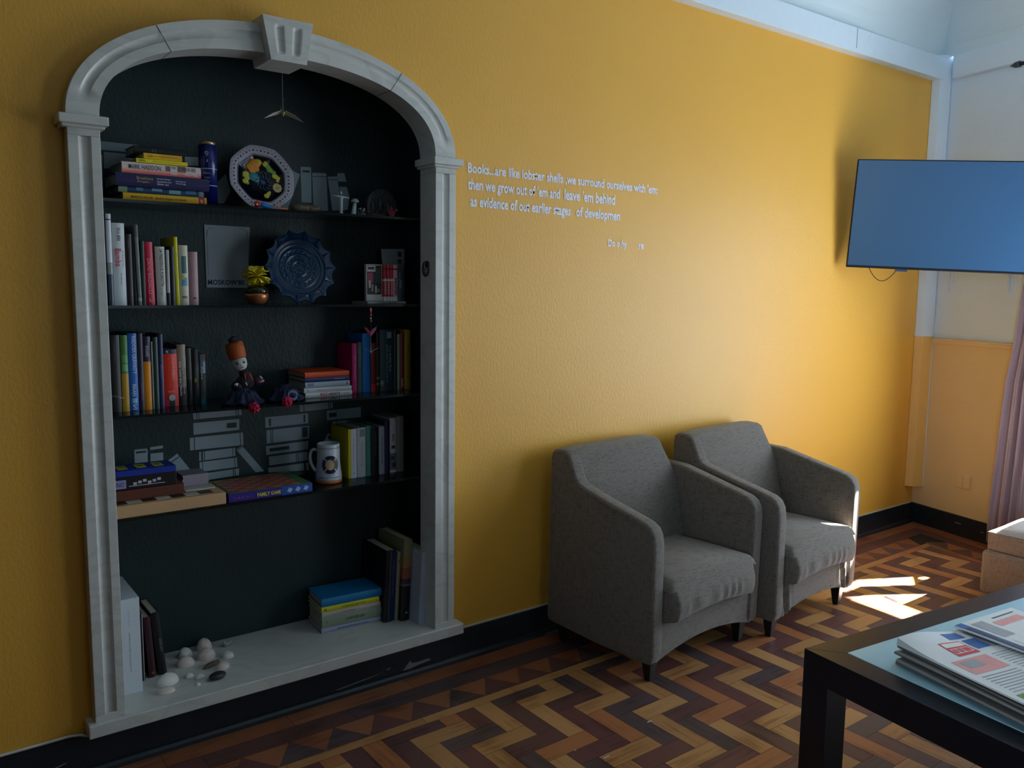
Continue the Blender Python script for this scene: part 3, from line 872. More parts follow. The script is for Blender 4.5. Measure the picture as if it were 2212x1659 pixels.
# ------------------------------------------------------------------ upholstered stool by the far wall
GREYF = fabric('taupe_upholstery', (122, 112, 108), (150, 140, 134))
ot = thing('footstool', 'taupe upholstered stool with sunlit loose cushion beside the coffee table', 'footstool', (4.42, -0.925, 0), (0, 0, 0))
mb = MB(); mb.box((0, -0.62, 0.035), (0.60, 0, 0.252), GREYF); mb.build('base', ot, smooth=True, bevel=0.02, seg=4)
mb = MB()
mb.grid(lambda u, v: (0.018+0.565*u, -0.605+0.59*v, 0.342+0.046*(math.sin(PI*u)*math.sin(PI*v))**0.35), 20, 20, GREYF)
cush = [(0.018, -0.605), (0.583, -0.605), (0.583, -0.015), (0.018, -0.015)]
mb.prism(cush, 0.253, 0.345, GREYF)
mb.build('cushion', ot, smooth=True, bevel=0.010, seg=3, angle=60)
for lx, ly in ((0.05, -0.05), (0.55, -0.05), (0.05, -0.57), (0.55, -0.57)):
    mb = MB(); mb.box((lx-0.02, ly-0.02, 0), (lx+0.02, ly+0.02, 0.036), LEGM); mb.build('leg', ot)

# ------------------------------------------------------------------ television
e = Vector((0.61029561, -0.79116423, -0.03998)).normalized()     # to its right, away from the wall
tn = Vector((-0.79016366, -0.60437819, -0.10182531)).normalized()
tv_up = e.cross(tn) * -1
if tv_up.z < 0: tv_up = -tv_up
tn = e.cross(tv_up).normalized()
if tn.x > 0: tn = -tn
PB = at(1827.7, 577, Y=-0.060)
tvr = thing('television', 'blue flat screen television hung high in the corner, tilted down', 'television', PB)
T = Matrix.Identity(4)
for i in range(3): T[i][0] = e[i]; T[i][1] = tv_up[i]; T[i][2] = tn[i]
TW, THT = 1.00, 0.580
BEZ = M((16, 20, 30), 0.35, name='dark_bezel')
SCR = M((44, 92, 136), 0.34, var=0.02, name='blue_screen', spec=1.0)
mb = MB(); mb.box((0, 0, -0.030), (TW, THT, -0.002), BEZ, T); casing = mb.build('casing', tvr, bevel=0.003)
mb = MB(); mb.box((0.006, 0.014, -0.0019), (TW-0.006, THT-0.006, 0.0005), SCR, T); mb.build('screen', tvr)
mb = MB(); mb.box((0.30, 0.12, -0.075), (0.80, 0.45, -0.0305), BEZ, T); mb.build('back_housing', tvr, bevel=0.01)
mb = MB()
mc = T @ Vector((0.50, 0.28, -0.075)); wp = fwp(PB.y+mc.y - 0.02, PB.z+0.28, 0.0) - PB
mb.tube([tuple(mc), tuple(wp)], 0.018, BEZ, 10); mb.build('wall_bracket', tvr)
mb = MB(); px_ = at(2030, 585, X=PB.x+0.36) - PB
mb.box((0.255, -0.012, -0.028), (0.315, 0.0005, -0.012), M((60, 90, 130), 0.3), T); mb.build('sensor', casing)
# cable loop under it
cb = thing('cable', 'thin dark cable looping below the television', 'cable', PB)
mb = MB(); pts = []
for i in range(15):
    u = i/14
    pts.append(tuple(T @ Vector((0.115+0.160*u, 0.02-0.090*math.sin(PI*u)**0.8, -0.035))))
mb.tube(pts, 0.0022, M((70, 50, 40), 0.5), 8); mb.build('cord', cb, smooth=True)

# ------------------------------------------------------------------ far wall bits
def wallthing(name, label, cat, y, z):
    p = fwp(y, z, 0); return thing(name, label, cat, p, (0, 0, math.atan2(1, FA) - PI/2 - PI/2))
# local frame: x along wall toward -y, y = outward?  built directly in world offsets instead
sw = thing('wall_socket', 'ochre painted double socket plate low on the far wall', 'socket', fwp(-0.360, 0.338))
def fwl(dy, dz, off): return tuple(Vector((FA*dy, dy, dz)) + FN*off)
def fwlbox(mb, y0, y1, z0, z1, o0, o1, m):
    c = [fwl(a, b_, c_) for b_ in (z0, z1) for (a, c_) in ((y0, o0), (y1, o0), (y1, o1), (y0, o1))]
    mb.add(c, [(0,3,2,1),(4,5,6,7),(0,1,5,4),(1,2,6,5),(2,3,7,6),(3,0,4,7)], m)
mb = MB(); fwlbox(mb, 0.048, -0.048, -0.042, 0.042, 0.0005, 0.009, TAN); mb.build('plate', sw, bevel=0.003)
mb = MB(); fwlbox(mb, -0.002, -0.044, -0.034, 0.036, 0.009, 0.016, TAN); mb.build('rocker', sw, bevel=0.003)
mb = MB(); fwlbox(mb, 0.042, 0.004, -0.034, 0.036, 0.009, 0.012, TAN); mb.build('rocker', sw, bevel=0.003)
for yy, lab in ((-0.17, 'small white hanging hook and loop under the television, nearer the corner'), (-0.55, 'white hanging hook and loop under the television, nearer the curtain')):
    h = thing('wall_hook', lab, 'hook', fwp(yy, 1.52), group='white hooks below the television')
    mb = MB(); mb.tube([fwl(0.006, 0.10, 0.004), fwl(0.004, 0.0, 0.006), fwl(0.0, -0.028, 0.008), fwl(-0.006, -0.036, 0.008)], 0.0035, WOODW, 8); mb.build('strap', h, smooth=True)
    mb = MB(); mb.tube([fwl(-0.022, 0.10, 0.004), fwl(-0.014, 0.0, 0.006), fwl(-0.006, -0.030, 0.008)], 0.0018, WOODW, 8); mb.build('loop', h, smooth=True)

# curtain
CUR = M((178, 160, 176), 0.85, var=0.08, nscale=60, name='mauve_curtain_cloth')
ct = thing('curtain', 'sheer mauve curtain hanging beside the window at the right edge', 'curtain', fwp(-0.75, 0.0, 0.12))
mb = MB()
def cf(u, v):
    z = 0.06 + 2.50*v
    y0 = -0.625 - 0.055*min(1, max(0, (z-0.2)/1.0)) - 0.08*max(0, (z-1.0)); y1 = -0.90
    y = y0+(y1-y0)*u
    p = Vector((FA*(y+0.75), y+0.75, z)) + FN*(0.022*math.sin(u*30+0.6*math.sin(z*2)) + 0.008*math.sin(u*71))
    return tuple(p)
mb.grid(cf, 120, 24, CUR); mb.build('cloth', ct, smooth=True, solid=0.002)
rd = thing('curtain_rod', 'dark curtain rod whose tip shows in the top right corner', 'curtain rod', fwp(-0.595, 2.735, 0.10))
RODM = M((50, 56, 70), 0.4, name='dark_rod')
mb = MB(); mb.tube([fwl(0.02, 0, 0), fwl(-1.9, 0, 0)], 0.011, RODM, 12); mb.build('pole', rd, smooth=True)
mb = MB(); mb.tube([fwl(0.075, 0, 0), fwl(0.045, 0, 0), fwl(0.02, 0, 0)], 0.01, RODM, 12, radii=[0.003, 0.016, 0.018]); mb.build('finial', rd, smooth=True)
mb = MB(); mb.tube([fwl(-0.12, 0, 0), fwl(-0.12, 0, -0.0995)], 0.006, RODM, 8); mb.build('bracket', rd)

# white cables lying along the skirting
cab = thing('skirting_cable', 'white cable running along the top of the skirting left of the alcove', 'cable', (0.3, 0, ZB))
mb = MB(); mb.tube([(-1.2, -0.006, 0.0085), (0.0, -0.006, 0.0085), (0.22, -0.006, 0.0085), (0.29, -0.008, 0.010), (0.325, -0.012, 0.006), (0.345, -0.016, -0.002)], 0.0042, M((214, 216, 218), 0.45), 8)
mb.build('cord', cab, smooth=True)
# ------------------------------------------------------------------ glass shelves
def glassy():
    m = bpy.data.materials.new('tinted_shelf_glass'); m.use_nodes = True
    nt = m.node_tree; out = nt.nodes['Material Output']; b = nt.nodes['Principled BSDF']
    b.inputs['Base Color'].default_value = (0.01, 0.02, 0.02, 1); b.inputs['Roughness'].default_value = 0.04
    b.inputs['IOR'].default_value = 1.55
    tr = nt.nodes.new('ShaderNodeBsdfTransparent'); tr.inputs[0].default_value = (0.72, 0.82, 0.80, 1)
    lw = nt.nodes.new('ShaderNodeFresnel'); lw.inputs[0].default_value = 1.6
    ad = nt.nodes.new('ShaderNodeMath'); ad.operation = 'ADD'; ad.inputs[1].default_value = 0.28
    mx = nt.nodes.new('ShaderNodeMixShader')
    nt.links.new(lw.outputs[0], ad.inputs[0]); nt.links.new(ad.outputs[0], mx.inputs[0])
    nt.links.new(tr.outputs[0], mx.inputs[1]); nt.links.new(b.outputs[0], mx.inputs[2]); nt.links.new(mx.outputs[0], out.inputs['Surface'])
    return m
SG = glassy()
EDGE = M((12, 20, 20), 0.15, name='glass_edge')
S1, S2, S3, S4 = 1.742, 1.422, 1.082, 0.757
for z, lab in ((S1, 'dark glass shelf, topmost in the alcove, under the octagonal plate'), (S2, 'dark glass shelf second from the top, under the blue scalloped plate'),
               (S3, 'dark glass shelf third from the top, under the puppet'), (S4, 'dark glass shelf lowest in the alcove, under the mug and board games')):
    t = thing('glass_shelf', lab, 'shelf', (AX, 0.2, z-0.008), group='glass shelves in the alcove')
    mb = MB(); mb.box((NX0-AX+0.001, 0.064-0.2, 0), (NX1-AX-0.001, NY-0.2-0.001, 0.008), SG)
    mb.build('pane', t)
    mb = MB(); mb.box((NX0-AX+0.001, 0.0615-0.2, -0.0003), (NX1-AX-0.001, 0.0639-0.2, 0.0083), EDGE); mb.build('polished_edge', t)
    mb = MB(); mb.lathe([(0.006, 0), (0.006, 0.016)], 10, BLK, Matrix.Translation((XB-0.006-AX, 0.072-0.2, -0.012)) @ Matrix.Rotation(PI/2, 4, 'Y')); mb.build('shelf_peg', t)

# ------------------------------------------------------------------ painted book silhouettes on the back of the alcove
PW = M((158, 174, 182), 0.7, var=0.04, name='grey_white_wall_paint')
PK = M((38, 62, 62), 0.7, var=0.04, name='teal_line_paint')
def crop(ox, oy, s): return lambda a, b: (ox + a/s, oy + b/s)
def mural(label, white, dark):
    t = thing('painted_books', label, 'wall painting', (AX, NY, 1.2), group='painted book silhouettes')
    def inside(c, P):
        r = False
        for i in range(len(P)):
            a, b = P[i], P[i-1]
            if (a[1] > c[1]) != (b[1] > c[1]) and c[0] < (b[0]-a[0])*(c[1]-a[1])/(b[1]-a[1])+a[0]: r = not r
        return r
    mbs = [MB() for _ in white]
    def put(mb, poly, yy, m_):
        vs = [at(p[0], p[1], Y=yy) for p in poly]
        mb.add([(v.x-AX, v.y-NY, v.z-1.2) for v in vs], [tuple(range(len(vs)))], m_)
    for mb, poly in zip(mbs, white): put(mb, poly, NY-0.0012, PW)
    for poly in dark:
        c = (sum(p[0] for p in poly)/len(poly), sum(p[1] for p in poly)/len(poly))
        k = [i for i, P in enumerate(white) if inside(c, P)]
        put(mbs[k[0] if k else 0], poly, NY-0.0018, PK)
    for mb in mbs: mb.build('book_silhouette', t, fix=False)
c1 = crop(0, 0, 1.0); c2 = crop(200, 280, 5.53); c3 = crop(460, 280, 4.809); c8 = crop(230, 860, 5.924); c9 = crop(540, 860, 5.53)
def Q(c, *p): return [c(p[i], p[i+1]) for i in range(0, len(p), 2)]
mural('painted grey book shapes behind the book pile at the left of the top shelf',
      [Q(c2, 90,135, 540,185, 535,275, 90,240), Q(c2, 135,265, 505,300, 500,460, 135,465), Q(c2, 90,300, 118,300, 128,770, 95,770), Q(c2, 1100,325, 1275,330, 1275,430, 1110,430)], [])
mural('painted grey leaning book shape partly hidden behind the octagonal plate',
      [Q(c2, 1475,640, 1590,530, 1650,740, 1570,880, 1480,880), Q(c3, 800,400, 835,430, 905,465, 800,760, 780,815, 700,800)], [])
mural('painted row of four upright grey book shapes right of the octagonal plate',
      [Q(c3, 915,385, 1010,390, 1020,400, 1025,760, 920,755, 910,395), Q(c3, 1030,455, 1040,448, 1170,452, 1180,465, 1195,845, 1045,840),
       Q(c3, 1190,490, 1290,485, 1340,840, 1240,840), Q(c3, 1290,460, 1300,452, 1365,452, 1385,540, 1300,540), Q(c3, 1310,595, 1390,595, 1418,700, 1400,830, 1345,840)],
      [Q(c3, 932,422, 1005,425, 1005,446, 932,442), Q(c3, 1036,484, 1180,486, 1180,492, 1036,490), Q(c3, 1195,518, 1292,518, 1292,524, 1195,524)])
mural('painted grey book shapes, two upright and one leaning, above the board games',
      [Q(c8, 355,670, 365,658, 515,645, 527,655, 530,860, 362,860), Q(c8, 558,630, 720,605, 722,640, 562,665), Q(c8, 562,710, 725,695, 732,880, 565,880),
       Q(c8, 745,830, 905,710, 1180,1045, 1180,1110, 1010,1110)],
      [Q(c8, 375,685, 508,672, 508,695, 378,712), Q(c8, 755,868, 930,742, 936,752, 762,880)])
mural('painted stack of six grey book shapes, one more leaning against it, left of centre',
      [Q(c8, 1105,195, 1725,145, 1730,215, 1115,275), Q(c8, 1110,320, 1700,265, 1700,405, 1115,470), Q(c8, 1065,510, 1745,440, 1755,600, 1070,670),
       Q(c8, 1185,690, 1645,635, 1650,740, 1185,805), Q(c8, 1190,820, 1670,760, 1675,880, 1195,945), Q(c8, 1215,970, 1695,900, 1695,985, 1220,1060), Q(c8, 1660,660, 1735,610, 2020,935, 1910,950)],
      [Q(c8, 1540,320, 1665,310, 1665,375, 1540,385), Q(c8, 1230,985, 1295,980, 1295,1050, 1230,1055), Q(c8, 1150,190, 1158,190, 1166,270, 1158,270), Q(c8, 1174,190, 1182,190, 1190,268, 1182,268),
       Q(c8, 1652,150, 1660,150, 1666,225, 1658,225), Q(c8, 1680,148, 1688,148, 1694,222, 1686,222), Q(c8, 1120,504, 1130,503, 1133,664, 1123,665), Q(c8, 1704,444, 1713,443, 1722,603, 1713,604),
       Q(c8, 1212,686, 1232,684, 1234,800, 1214,802), Q(c8, 1248,682, 1258,681, 1260,798, 1250,799), Q(c8, 1610,640, 1618,639, 1624,744, 1616,745), Q(c8, 1226,816, 1234,815, 1238,940, 1230,941), Q(c8, 1638,764, 1646,763, 1652,884, 1644,885),
       Q(c8, 1618,910, 1628,908, 1634,996, 1624,998), Q(c8, 1642,906, 1650,905, 1656,992, 1648,993), Q(c8, 1665,668, 1740,618, 1744,624, 1670,675)])
mural('painted stack of five grey book shapes behind the white mug',
      [Q(c9, 180,230, 695,180, 695,300, 185,355), Q(c9, 195,385, 705,330, 705,480, 200,545), Q(c9, 190,575, 695,510, 695,610, 195,680), Q(c9, 225,700, 680,640, 690,740, 230,805), Q(c9, 215,835, 700,770, 705,860, 220,890),
       Q(c9, 885,520, 930,420, 985,440, 985,520)],
      [Q(c9, 225,245, 250,245, 250,335, 228,335), Q(c9, 640,200, 660,200, 660,285, 640,290), Q(c9, 620,350, 690,343, 690,462, 625,468), Q(c9, 244,380, 252,379, 256,540, 248,541), Q(c9, 264,378, 272,377, 276,538, 268,539),
       Q(c9, 232,600, 470,570, 470,610, 235,640), Q(c9, 546,656, 554,655, 560,770, 552,771), Q(c9, 570,653, 578,652, 584,766, 576,767), Q(c9, 645,776, 668,772, 670,868, 648,872), Q(c9, 925,455, 965,440, 965,500, 945,490)])
mural('painted grey book shapes above the yellow book, at the right of the lowest shelf',
      [Q(c9, 590,85, 990,45, 990,120, 595,165), Q(c9, 915,150, 1325,105, 1325,225, 920,265), Q(c9, 985,280, 1200,258, 1200,340, 990,345)],
      [Q(c9, 945,180, 1035,170, 1035,220, 945,230), Q(c9, 638,80, 646,79, 650,160, 642,161), Q(c9, 936,50, 944,49, 948,126, 940,127), Q(c9, 956,48, 964,47, 968,124, 960,125), Q(c9, 1026,272, 1034,271, 1038,345, 1030,345)])

# ------------------------------------------------------------------ books
PG = M((206, 198, 176), 0.85, var=0.12, nscale=120, name='book_pages')
def book(label, th, h, d, colour, loc, rot=(0, 0, 0), texts=(), bands=(), group=None, rough=0.42, pages=None, hard=True, parts=True):
    """local: x thickness, y depth away from the spine, z height"""
    root = thing('book', label, 'book', loc, rot, group)
    cm = M(colour, rough, var=0.06, nscale=40)
    c = min(0.0025, th*0.12) if hard else 0.0008
    ov = 0.003 if hard else 0.0003
    mb = MB()
    # rounded spine + two boards as one wrapped cover
    sec = []
    k = 6; bul = min(0.004, th*0.14)
    for i in range(k+1):
        u = i/k; sec.append((th*u, -bul*math.sin(PI*u)+bul))
    pro = [(th, d), (th-c, d), (th-c, bul+c)] + [(c, bul+c), (c, d), (0, d)]
    poly = sec + pro
    # built as three solids to stay clean
    sp = sec + [(th, bul+c), (0, bul+c)]
    mb.prism(sp, 0, h, cm)
    mb.box((0, bul+c-0.0001, 0), (c, d, h), cm); mb.box((th-c, bul+c-0.0001, 0), (th, d, h), cm)
    for bd in bands:
        z0, z1, rgb = bd[0]*h, bd[1]*h, bd[2]
        u0, u1 = (bd[3], bd[4]) if len(bd) > 3 else (0.0, 1.0)
        bm_ = M(rgb, rough, var=0.06, nscale=40)
        pts = []
        n_ = 6
        for i in range(n_+1):
            u = u0+(u1-u0)*i/n_; pts.append((th*u, -bul*math.sin(PI*u)+bul-0.0004))
        vs = [(x, y, z0) for x, y in pts] + [(x, y, z1) for x, y in pts]
        mb.add(vs, [(i, i+1, n_+2+i, n_+1+i) for i in range(n_)], bm_)
        if u0 == 0.0: mb.add([(-0.0003, bul, z0), (-0.0003, d*0.98, z0), (-0.0003, d*0.98, z1), (-0.0003, bul, z1)], [(0, 1, 2, 3)], bm_)
    cov = mb.build('cover', root, fix=False)
    mb = MB(); mb.box((c+0.0001, bul+c, ov), (th-c-0.0001, d-ov, h-ov), M(pages, 0.85, var=0.12, nscale=120) if pages else PG)
    mb.build('pages', root)
    for t_ in texts:
        s_, rgb, cz, ln, tk, mode = t_[:6]
        u = t_[6] if len(t_) > 6 else 0.5
        y = -bul*math.sin(PI*u)+bul-0.0008
        if mode == 'down': T = frame((th*u, y, h*cz), (0, 0, -1), (1, 0, 0)); wd, ht = ln*h, tk*th
        elif mode == 'up': T = frame((th*u, y, h*cz), (0, 0, 1), (-1, 0, 0)); wd, ht = ln*h, tk*th
        else: T = frame((th*u, y, h*cz), (1, 0, 0), (0, 0, 1)); wd, ht = tk*th, ln*h
        text_mesh(s_, M(rgb, 0.5, var=0.02), T, w=wd, h=ht, name='spine_lettering', parent=cov, bold=0.01)
    return root

WHT = (222, 222, 218); BLKC = (22, 22, 24)
def stand(label, pl, pr_, pt, yb, Y, zs, colour, x_prev=None, lean=0.0, d=None, **kw):
    """upright book from its place on the shelf: left / right at the foot, top height"""
    x0 = at(pl, yb, Y=Y).x; x1 = at(pr_, yb, Y=Y).x
    if x_prev is not None: x0 = max(x0, x_prev+0.0008)
    h = at((pl+pr_)/2, pt, Y=Y).z - zs
    th = max(0.004, x1-x0-0.0006)
    dd = d or min(NY-Y-0.006, 0.16)
    book(label, th, h, dd, colour, (x0, Y, zs), (0, lean, 0), **kw)
    return x0+th
def lie(label, x0, x1, Y, z0, z1, colour, d=0.17, rz=0.0, **kw):
    th = z1-z0-0.0006; h = x1-x0
    return book(label, th, h, d, colour, (x1, Y, z0), (0, -PI/2, 0) if rz == 0 else Matrix.Rotation(rz, 3, 'Z').to_4x4().__matmul__(Matrix.Rotation(-PI/2, 4, 'Y')).to_euler(), **kw)

# --- top shelf pile (bottom to top)
g1 = 'books piled at the left of the top shelf'
z = S1+0.0004
lie('mustard yellow paperback with red end, at the bottom of the top-shelf pile', 0.838, 1.092, 0.125, z, z+0.027, (232, 178, 24), group=g1,
    texts=[('MARKUS HELLER   alkohol, drogen und nikotin', (70, 40, 10), 0.58, 0.66, 0.36, 'down')], bands=[(0.03, 0.10, (190, 30, 40)), (0.05, 0.08, (230, 160, 160), 0.3, 0.75)])
z += 0.0275
lie('thin paperback with blue and green marbled spine, just above the mustard book', 0.826, 1.084, 0.128, z, z+0.018, (34, 66, 96), group=g1,
    bands=[(0.90, 1.0, (130, 150, 120)), (0.72, 0.80, (90, 130, 160), 0.4, 1), (0.50, 0.62, (110, 160, 190), 0.5, 1), (0.28, 0.42, (120, 170, 180), 0.2, 0.9), (0.10, 0.22, (70, 120, 160), 0.4, 1), (0.0, 0.06, (120, 140, 150))])
z += 0.0185
lie('thick navy hardback with white spine lettering in the top-shelf pile', 0.818, 1.100, 0.120, z, z+0.040, (32, 26, 78), group=g1,
    texts=[('Brasiliens', (170, 150, 90), 0.70, 0.17, 0.24, 'down', 0.68), ('Projekt', (170, 150, 90), 0.715, 0.13, 0.22, 'down', 0.38), ('Hermann Berger', (220, 220, 230), 0.50, 0.15, 0.13, 'down', 0.70), ('Geschichten und', (220, 220, 230), 0.50, 0.15, 0.13, 'down', 0.50),
           ('Bilder aus', (220, 220, 230), 0.51, 0.12, 0.13, 'down', 0.30), ('Suhrkamp', (220, 220, 230), 0.32, 0.11, 0.13, 'down', 0.62), ('Verlag', (220, 220, 230), 0.32, 0.11, 0.13, 'down', 0.44)])
z += 0.0405
lie('white to pink paperback in the top-shelf pile with large spine lettering', 0.838, 1.076, 0.124, z, z+0.034, (226, 208, 204), group=g1,
    bands=[(0, 1, (232, 120, 110), 0.0, 0.22), (0, 1, (230, 168, 160), 0.22, 0.42), (0.40, 0.46, (110, 96, 92), 0.2, 0.9), (0.20, 0.31, (120, 92, 84), 0.15, 0.95)],
    texts=[('MARK HADDON', (70, 80, 90), 0.72, 0.40, 0.42, 'down', 0.60), ('THE', (60, 60, 60), 0.36, 0.06, 0.22, 'down', 0.78), ('RED', (230, 230, 230), 0.35, 0.09, 0.36, 'down', 0.32), ('HOUSE', (60, 70, 80), 0.15, 0.16, 0.36, 'down', 0.70), ('NOVEL', (235, 235, 235), 0.13, 0.16, 0.34, 'down', 0.30)])
z += 0.0345
lie('thin bright yellow paperback, second from the top of the yellow pair', 0.880, 1.034, 0.122, z, z+0.0125, (240, 220, 30), d=0.11, group=g1,
    texts=[('WAHL', (60, 70, 20), 0.90, 0.14, 0.5, 'down'), ('dialogische Erziehung', (150, 140, 40), 0.42, 0.55, 0.3, 'down')])
z += 0.013
lie('small orange-yellow paperback, topmost spine of the pile', 0.903, 1.018, 0.124, z, z+0.018, (240, 190, 30), d=0.10, group=g1,
    bands=[(0.0, 0.55, (228, 170, 40), 0.2, 0.8)], texts=[('DUDEN', (90, 80, 70), 0.84, 0.14, 0.4, 'down'), ('Richtiges Deutsch', (200, 140, 30), 0.42, 0.6, 0.3, 'down')])
z += 0.0185
lie('black book with small pale mark lying on top of the top-shelf pile', 0.885, 1.04, 0.170, z, z+0.026, (16, 16, 18), d=0.12, group=g1,
    texts=[('41', (90, 92, 92), 0.62, 0.09, 0.6, 'down')])

# --- shelf two, left
g2 = 'books standing at the left of the second shelf'
Y = 0.120; x = None; yb = 661
x = stand('tall silvery white ring binder, leftmost on the second shelf', 236, 248, 462, yb, Y, S2, (214, 216, 226), group=g2, rough=0.2, bands=[(0, 0.34, (54, 74, 88)), (0.34, 0.47, (150, 160, 150)), (0.93, 0.945, (90, 90, 100))])
x = stand('thick white book with pink title and grey lettering on the second shelf', 249, 276, 482, yb, Y, S2, (216, 224, 228), x, group=g2,
          texts=[('Bamba', (196, 60, 90), 0.58, 0.22, 0.5, 'down', 0.4), ('ein Roman aus', (210, 120, 140), 0.57, 0.2, 0.14, 'down', 0.82), ('PAUL BERR', (60, 70, 80), 0.86, 0.16, 0.28, 'down', 0.5), ('Diogenes', (90, 90, 100), 0.32, 0.14, 0.12, 'down', 0.6)])
x = stand('black and maroon book beside the thick white book', 276.5, 290, 506, yb, Y, S2, (34, 20, 24), x, group=g2, texts=[('ROMAN', (110, 110, 110), 0.86, 0.12, 0.3, 'down')])
x = stand('black book in front of the tall grey one', 290, 299, 503, yb, Y+0.004, S2, (20, 20, 22), x, group=g2)
x = stand('tall grey paperback with lighter head on the second shelf', 299.5, 308, 486, yb, Y, S2, (122, 128, 126), x, group=g2, lean=-0.02, bands=[(0.85, 1.0, (92, 98, 98)), (0.05, 0.09, (190, 190, 180))])
x = stand('thin dark green book next to the red paperback', 308.5, 316.5, 521, yb, Y, S2, (22, 62, 44), x, group=g2)
x = stand('crimson paperback with pale author lettering on the second shelf', 317, 336.6, 523, yb, Y, S2, (200, 24, 62), x, group=g2, lean=-0.015, bands=[(0.83, 0.85, (160, 40, 70))],
          texts=[('DAVID BALDACCI', (240, 150, 165), 0.46, 0.56, 0.40, 'down'), ('Die Versuchung', (210, 110, 130), 0.50, 0.4, 0.13, 'down', 0.86), ('L', (240, 200, 200), 0.08, 0.05, 0.3, 'h')])
x = stand('ivory paperback with bold black author lettering', 341, 362, 533, yb, Y, S2, (200, 198, 190), x, group=g2, lean=-0.012,
          texts=[('FREDERICK FORSYTH', (28, 28, 30), 0.60, 0.56, 0.34, 'down', 0.6), ('24', (30, 30, 30), 0.93, 0.06, 0.32, 'down', 0.6), ('Der Afghane', (170, 120, 120), 0.22, 0.15, 0.25, 'down')])
x = stand('narrow pale grey booklet right of the ivory paperback', 362.7, 369.5, 540, yb, Y, S2, (186, 186, 184), x, group=g2, bands=[(0.0, 0.22, (40, 40, 44))])
x = stand('black book left of the thin yellow one', 370, 380.5, 532, yb, Y, S2, (18, 18, 20), x, group=g2)
x = stand('very thin bright yellow book standing on the second shelf', 381.7, 389.8, 512, yb, Y, S2, (214, 206, 20), x, group=g2, lean=-0.012)
x = stand('cream paperback with blue and green cover panels', 390.5, 410, 530, yb, Y, S2, (206, 204, 180), x, group=g2,
          bands=[(0.53, 0.82, (70, 110, 110), 0.25, 0.8), (0.32, 0.46, (90, 150, 190), 0.2, 0.85), (0.42, 0.50, (200, 200, 60), 0.1, 0.5), (0.11, 0.15, (120, 120, 110), 0.2, 0.8)])
x = stand('dusty pink paperback, rightmost of the row on the second shelf', 410.5, 430.7, 544, yb, Y, S2, (170, 132, 136), x, group=g2, bands=[(0.11, 0.14, (60, 44, 44), 0.4, 0.7)])

# --- shelf two, right: comics
g3 = 'comic paperbacks at the right of the second shelf'
Yc = 0.135
def cx(px): return at(px, 652, Y=Yc).x
lie('comic book lying flat under the comics on the second shelf', cx(790), cx(873), Yc-0.015, S2+0.0004, S2+0.0095, (150, 150, 148), d=0.14, group=g3, texts=[('COMIC ALBUM', (40, 40, 40), 0.5, 0.5, 0.5, 'down')])
zc = S2+0.0104
b_ = book('black and white comic with pink face-out cover, leftmost of the comics', 0.012, at(812, 571, Y=Yc).z - zc, 0.135, (176, 174, 172), (cx(795), Yc+0.013, zc), (0, 0, -PI/2+0.12) if False else (0, 0, 0), group=g3)
for o_ in list(b_.children): bpy.data.objects.remove(o_)
hC = at(812, 571, Y=Yc).z - zc; wC = cx(829)-cx(795)
mb = MB(); mb.box((0, 0, 0), (wC, 0.014, hC), M((196, 194, 190), 0.5)); mb.build('cover', b_)
mb = MB()
def cp_(x0, z0, x1, z1, rgb, k=0):
    mb.box((x0*wC, -0.0006-0.0003*k, z0*hC), (x1*wC, -0.0002, z1*hC), M(rgb, 0.5))
cp_(0.05, 0.18, 0.96, 0.97, (36, 34, 38)); cp_(0.06, 0.80, 0.58, 0.96, (206, 200, 200), 1); cp_(0.10, 0.86, 0.5, 0.93, (60, 30, 40), 2); cp_(0.08, 0.50, 0.42, 0.77, (170, 60, 90), 1); cp_(0.60, 0.5, 0.92, 0.9, (60, 66, 62), 1)
cp_(0.15, 0.36, 0.28, 0.56, (190, 186, 184), 2); cp_(0.32, 0.26, 0.44, 0.46, (150, 146, 146), 2); cp_(0.55, 0.22, 0.66, 0.42, (190, 186, 184), 2); cp_(0.7, 0.24, 0.84, 0.34, (130, 126, 126), 2); cp_(0.1, 0.03, 0.9, 0.14, (196, 194, 190), 1)
mb.build('cover_artwork', b_)
xx = cx(829)+0.001
for k, (p0, p1, top_, lab, col_) in enumerate(((829.5, 837, 572, 'red and white comic spine immediately right of the face-out comic', (190, 40, 60)), (837.3, 843.5, 572, 'second red and white comic spine from the face-out comic', (200, 60, 76)),
                             (843.8, 850, 572, 'third red and white comic spine from the face-out comic', (196, 50, 66)), (850.3, 860, 572, 'wider pink comic spine with black lettering, beside the blue booklet', (214, 150, 156)))):
    h_ = at((p0+p1)/2, top_, Y=Yc).z - zc
    w_ = cx(p1)-cx(p0)-0.0008
    book(lab, w_, h_, 0.135, col_, (cx(p0), Yc, zc), group=g3, bands=[(0.0, 0.12, WHT), (0.55, 0.60, WHT), (0.86, 0.9, (120, 20, 40))],
         texts=[('MANGA', (30, 30, 34) if k == 3 else WHT, 0.4, 0.45, 0.55, 'down')])
stand('thin dark blue booklet, rightmost of the comics', 861, 871, 588, 650, Yc, S2+0.0104, (52, 66, 78), None, group=g3, d=0.12, texts=[('Atlas', (150, 160, 165), 0.6, 0.3, 0.5, 'down')])
lf = thing('leaflet', 'white printed leaflet standing behind the comics', 'leaflet', (cx(832), Yc+0.150, S2+0.0005))
zt_ = at(846, 537, Y=0.29).z - S2
xl0 = at(822, 540, Y=0.29).x - cx(832); xr0 = at(872, 535, Y=0.29).x - cx(832)
mb = MB(); mb.prism([(xl0+0.02, 0.0), (xr0, 0.0), (xr0, zt_), (xl0, zt_-0.004)], 0, 0.003, M((170, 172, 170), 0.7), 'y'); mb.build('sheet', lf)
mb = MB()
